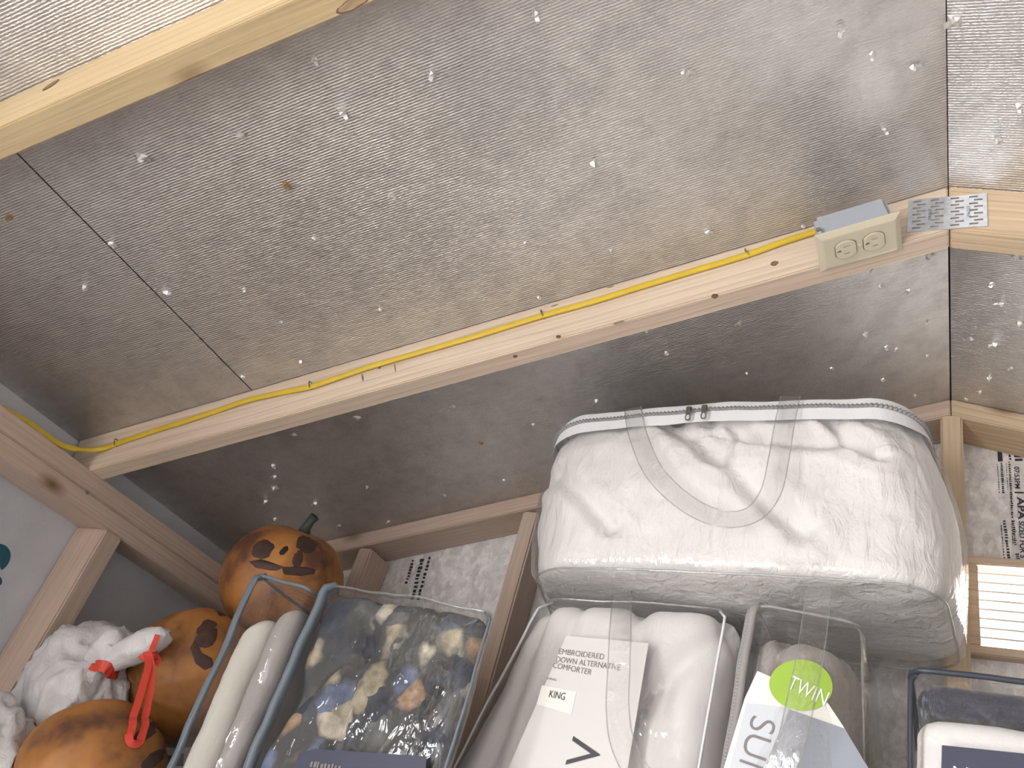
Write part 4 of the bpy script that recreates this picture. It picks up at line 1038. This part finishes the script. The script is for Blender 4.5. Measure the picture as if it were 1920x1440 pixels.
# ---- slim bag with the pale blanket
Y2 = 0.100
Q0 = [(-1.068, Y2, SH), (-0.945, Y2, SH), (-0.945, 0.420, SH), (-1.068, 0.420, SH), (-1.075, Y2, -0.676), (-0.945, Y2, -0.690), (-0.945, 0.420, -0.690), (-1.075, 0.420, -0.676)]
QI = inset_corners(Q0, 0.012); QI[4].z = -0.775; QI[5].z = -0.715; QI[7].z = -0.76; QI[6].z = -0.71
mid = -1.010
q1 = [Vector(p) for p in QI]; q2 = [Vector(p) for p in QI]
for i in (1, 2, 5, 6): q1[i].x = mid
for i in (0, 3, 4, 7): q2[i].x = mid + 0.007
q2[4].z = -0.735; q2[7].z = -0.73; q1[5].z = -0.735; q1[6].z = -0.73
o = Pouch(q1, 0.022, 0.02, (0.002, 0.006, 0.003), None, 0.005, 14.0, 31).build('cream_blanket', M['cream_cloth'], None, 80, 50, 5)
tag(o, 'cream ribbed blanket on the pumpkin side of the slim bag', 'blanket')
o = Pouch(q2, 0.022, 0.02, (0.002, 0.004, 0.003), None, 0.004, 10.0, 32).build('grey_blanket', M['grey_cloth'], None, 80, 50, 5)
tag(o, 'taupe grey blanket beside the cream blanket in the slim bag', 'blanket')
bagQ = empty('blanket_bag', (-1.01, 0.26, SH)); tag(bagQ, 'slim clear blanket bag with slate blue welts beside the pumpkins', 'storage bag')
sQ = Pouch(Q0, 0.02, 0.012, (0.002, 0.006, 0.002), None, 0.004, 10.0, 33); cv_ = sQ.build('vinyl_cover', M['vinyl'], bagQ, 90, 44, 5); keep_inside(bpy.data.objects['cream_blanket'], cv_); keep_inside(bpy.data.objects['grey_blanket'], cv_)
for a_, rr in ((-1.0, 0.0058), (-0.80, 0.0035)): from_bm('welt', tube([sQ.side(sQ.t_of(a_), -sQ.hz + 2 * sQ.hz * i / 50, 0.002) for i in range(51)], rr, 8), M['slate_welt'], bagQ, True)
from_bm('welt', tube(sQ.loop(sQ.hz - 0.002, 0.001), 0.0030, 8, True), M['slate_welt'], bagQ, True)

# ---- pumpkins
def pumpkin(c, r, label, feats, tilt=(0, 0, 0), squash=0.93, mat='pumpkin'):
    root = empty('jack_o_lantern', c - Vector((0, 0, r * squash))); tag(root, label, 'pumpkin', 'orange jack-o-lanterns stacked beside the blanket bag')
    bm = bmesh.new(); nu, nv = 80, 34; rows = []
    Rm = Matrix.Rotation(tilt[0], 3, 'X') @ Matrix.Rotation(tilt[1], 3, 'Y')
    def surf(d):
        d = Rm.inverted() @ d; lon = math.atan2(d.y, d.x); k = 1 - 0.035 * abs(math.cos(lon * 5)) ** 0.6 * math.sqrt(max(0, 1 - d.z * d.z)) * 1.0
        k *= 1 - 0.10 * math.exp(-((1 - abs(d.z)) / 0.06))
        return Rm @ (Vector((d.x, d.y, d.z * squash)) * k)
    for j in range(nv + 1):
        ph = PI * j / nv; rows.append([bm.verts.new(c + r * surf(Rm @ Vector((math.sin(ph) * math.cos(2 * PI * i / nu), math.sin(ph) * math.sin(2 * PI * i / nu), math.cos(ph))))) for i in range(nu)])
    for A, B in zip(rows, rows[1:]):
        for k in range(nu): bm.faces.new((A[k], A[(k + 1) % nu], B[(k + 1) % nu], B[k]))
    bmesh.ops.remove_doubles(bm, verts=bm.verts[:], dist=1e-5)
    from_bm('pumpkin_shell', bm, M[mat], root, True)
    for nm, poly, mt, lift in feats:
        # polygon of pixels laid on the shell, filled with a fan of rings so that it follows the curve
        pts = [hit_sphere(q, c, r * 0.97) for q in poly]; m = sum(pts, Vector()) / len(pts); vs = []; fs = []; n = len(pts); K = 5
        for k in range(1, K + 1):
            for p in pts:
                d = (m + (p - m) * k / K - c).normalized(); vs.append(c + surf(d) * r + d * lift * (1 if k < K else 0.2))
        d = (m - c).normalized(); vs.append(c + surf(d) * r + d * lift)
        for k in range(K - 1):
            for i in range(n): fs.append((k * n + i, k * n + (i + 1) % n, (k + 1) * n + (i + 1) % n, (k + 1) * n + i))
        for i in range(n): fs.append((n * K, (i + 1) % n, i))
        mesh(nm, vs, fs, M[mt], root, True)
    top = c + Rm @ Vector((0, 0, r * squash * 0.9))
    ax = Rm @ Vector((0, 0, 1))
    from_bm('stem', tube([top, top + ax * 0.012, top + ax * 0.026 + Vector((0.005, 0, 0)), top + ax * 0.036 + Vector((0.011, 0, 0))], [0.014, 0.010, 0.009, 0.010], 8), M['stem'], root, True)
    return root
def oval(cx, cy, rx, ry, rot=0.0, n=18, wob=0.12, seed=1):
    rn = random.Random(seed); out = []
    for i in range(n):
        a = i * 2 * PI / n; k = 1 + rn.uniform(-wob, wob); x, y = math.cos(a) * rx * k, math.sin(a) * ry * k
        out.append((cx + x * math.cos(rot) - y * math.sin(rot), cy + x * math.sin(rot) + y * math.cos(rot)))
    return out
c1 = Vector((-1.192, 0.300, -0.612))
pumpkin(c1, 0.124, 'topmost orange pumpkin with a scorched brown skull face', [
    ('eye', oval(494, 1028, 22, 16, -0.5, seed=2), 'pumpkin_dark', 0.0012), ('eye', oval(576, 1016, 20, 17, 0.3, seed=3), 'pumpkin_dark', 0.0012),
    ('nose', oval(534, 1029, 11, 6, -0.7, seed=4), 'pumpkin_black', 0.0016),
    ('mouth', [(468, 1052), (490, 1046), (512, 1056), (528, 1060), (548, 1064), (575, 1060), (592, 1064), (590, 1074), (565, 1078), (535, 1076), (505, 1068), (480, 1064)], 'pumpkin_dark', 0.0014),
    ('scorch_mark', oval(560, 1045, 9, 20, 0.3, seed=5), 'pumpkin_dark', 0.0010)], (0.25, 0.2))
c2 = Vector((-1.232, 0.225, -0.835))
pumpkin(c2, 0.122, 'middle orange pumpkin with dark burnt eyes below the topmost one', [
    ('eye', oval(385, 1190, 20, 30, 0.5, seed=6), 'pumpkin_dark', 0.0012), ('eye', oval(420, 1140, 14, 16, 0.4, seed=7), 'pumpkin_dark', 0.0012),
    ('mouth', [(352, 1216), (362, 1200), (375, 1225), (395, 1235), (398, 1250), (380, 1258), (362, 1245)], 'pumpkin_dark', 0.0014)], (-1.0, 0.1))
c3 = Vector((-1.195, 0.090, -1.042))
pumpkin(c3, 0.122, 'lowest orange pumpkin lying below the red drawstring', [
    ('eye', oval(285, 1368, 38, 13, -0.55, seed=8), 'pumpkin_dark', 0.0012),
    ('mouth', oval(290, 1425, 34, 12, -0.7, seed=9), 'pumpkin_dark', 0.0012)], (-1.0, 0.3))

# ---- white drawstring bags, slumped against the pumpkins and each other
PT = [world_tree(bpy.data.objects[n]) for n in ('pumpkin_shell', 'pumpkin_shell.001', 'pumpkin_shell.002')]
def poly_bag(c, rad, label, seed, others):
    root = empty('plastic_bag', (c.x, c.y, c.z - rad[2])); tag(root, label, 'plastic bag')
    bm = bmesh.new(); bmesh.ops.create_icosphere(bm, subdivisions=5, radius=1.0)
    for v in bm.verts:
        d = v.co.normalized(); p = d * 1.3 + Vector((seed * 3.7, 0, 0))
        k = 1 + 0.22 * noise.noise(p * 1.3) + 0.10 * (1 - abs(noise.noise(p * 2.6)) * 2) + 0.05 * (1 - 2 * abs(noise.noise(p * 6.0)))
        v.co = c + Vector((d.x * rad[0], d.y * rad[1], d.z * rad[2])) * k
        if v.co.z < SH - 0.006: v.co.z = SH - 0.006
        if v.co.x < -1.497: v.co.x = -1.497
        for t in others + others: v.co = push_out(v.co, t)
    o = from_bm('bag_body', bm, M['poly'], root, True)
    return root, world_tree(o)
b1, T1 = poly_bag(Vector((-1.368, 0.112, -0.918)), (0.092, 0.070, 0.112), 'upper white plastic bag tied with a red drawstring', 1, PT)
b2, T2 = poly_bag(Vector((-1.375, 0.010, -1.068)), (0.090, 0.072, 0.095), 'lower white plastic bag slumped under the tied one', 2, PT + [T1])
neck_trees = []
for q0, q1, r0, r1 in (((268, 1250), (318, 1185), 0.012, 0.026), ((258, 1250), (236, 1180), 0.016, 0.036)):
    a = hy(q0, 0.065); a = T1.find_nearest(a)[0]; b_ = hy(q1, a.y + 0.004)
    xs_ = [k / 16 for k in range(17)]; pts = [a.lerp(b_, x) for x in xs_]
    bm = tube(pts, [max(0.0008, (r0 + (r1 - r0) * math.sin(PI / 2 * min(1, x / 0.65))) * math.sqrt(max(0, 1 - (max(0, x - 0.6) / 0.4) ** 2))) for x in xs_], 36)
    for v in bm.verts:
        v.co += Vector((1, 0.5, 1)) * (0.012 * noise.noise(v.co * 34) + 0.005 * noise.noise(v.co * 90))
        for t in PT: v.co = push_out(v.co, t)
    neck_trees.append(world_tree(from_bm('gathered_neck', bm, M['poly'], b1, True)))
ALLT = PT + [T1, T2] + neck_trees
def lay(px, lift, n=6, trees=None):
    """a strap laid over what it rests on; between two rests it hangs free"""
    trees = trees or [PT[2], T1, T2] + neck_trees
    dep = []
    for q in px:
        v = ray(*q).normalized(); ds = [h[3] for h in (t.ray_cast(CAM, v) for t in trees) if h[0] is not None]
        dep.append(min(ds) - lift if ds else None)
    known = [k for k, d in enumerate(dep) if d is not None]
    for k in range(len(dep)):
        if dep[k] is None:
            a = max([m for m in known if m < k], default=None); b_ = min([m for m in known if m > k], default=None)
            dep[k] = dep[b_] if a is None else dep[a] if b_ is None else dep[a] + (dep[b_] - dep[a]) * (k - a) / (b_ - a)
    pts = smooth_path([CAM + ray(*q).normalized() * d for q, d in zip(px, dep)], n)
    for _ in range(3): pts = [p_ if k in (0, len(pts) - 1) else (pts[k - 1] + p_ * 2 + pts[k + 1]) / 4 for k, p_ in enumerate(pts)]
    for t in ALLT: pts = [push_out(p_, t, lift * 0.8, 0.03) for p_ in pts]
    return pts
def across(pts):
    n = len(pts); out = []
    for k, p_ in enumerate(pts):
        t = (pts[min(k + 1, n - 1)] - pts[max(k - 1, 0)]).normalized(); out.append(t.cross((p_ - CAM).normalized()))
    return out
def drawstring(px, w, lift=0.005):
    pts = lay(px, lift); return from_bm('drawstring', ribbon(pts, across(pts), w, 0.0025), M['red'], b1, False)
drawstring(((276, 1222), (278, 1250), (268, 1285), (258, 1320), (248, 1350), (243, 1384)), 0.011)
drawstring(((277, 1222), (285, 1255), (282, 1290), (276, 1325), (270, 1355), (262, 1388)), 0.011, 0.007)
drawstring(((241, 1376), (243, 1390), (254, 1396), (264, 1388), (268, 1370)), 0.011, 0.006)
drawstring(((264, 1234), (276, 1226), (288, 1234), (300, 1246)), 0.010, 0.009)
drawstring(((284, 1220), (291, 1203), (296, 1190)), 0.009, 0.006)
drawstring(((178, 1246), (192, 1248), (206, 1255), (220, 1266)), 0.018, 0.0035)
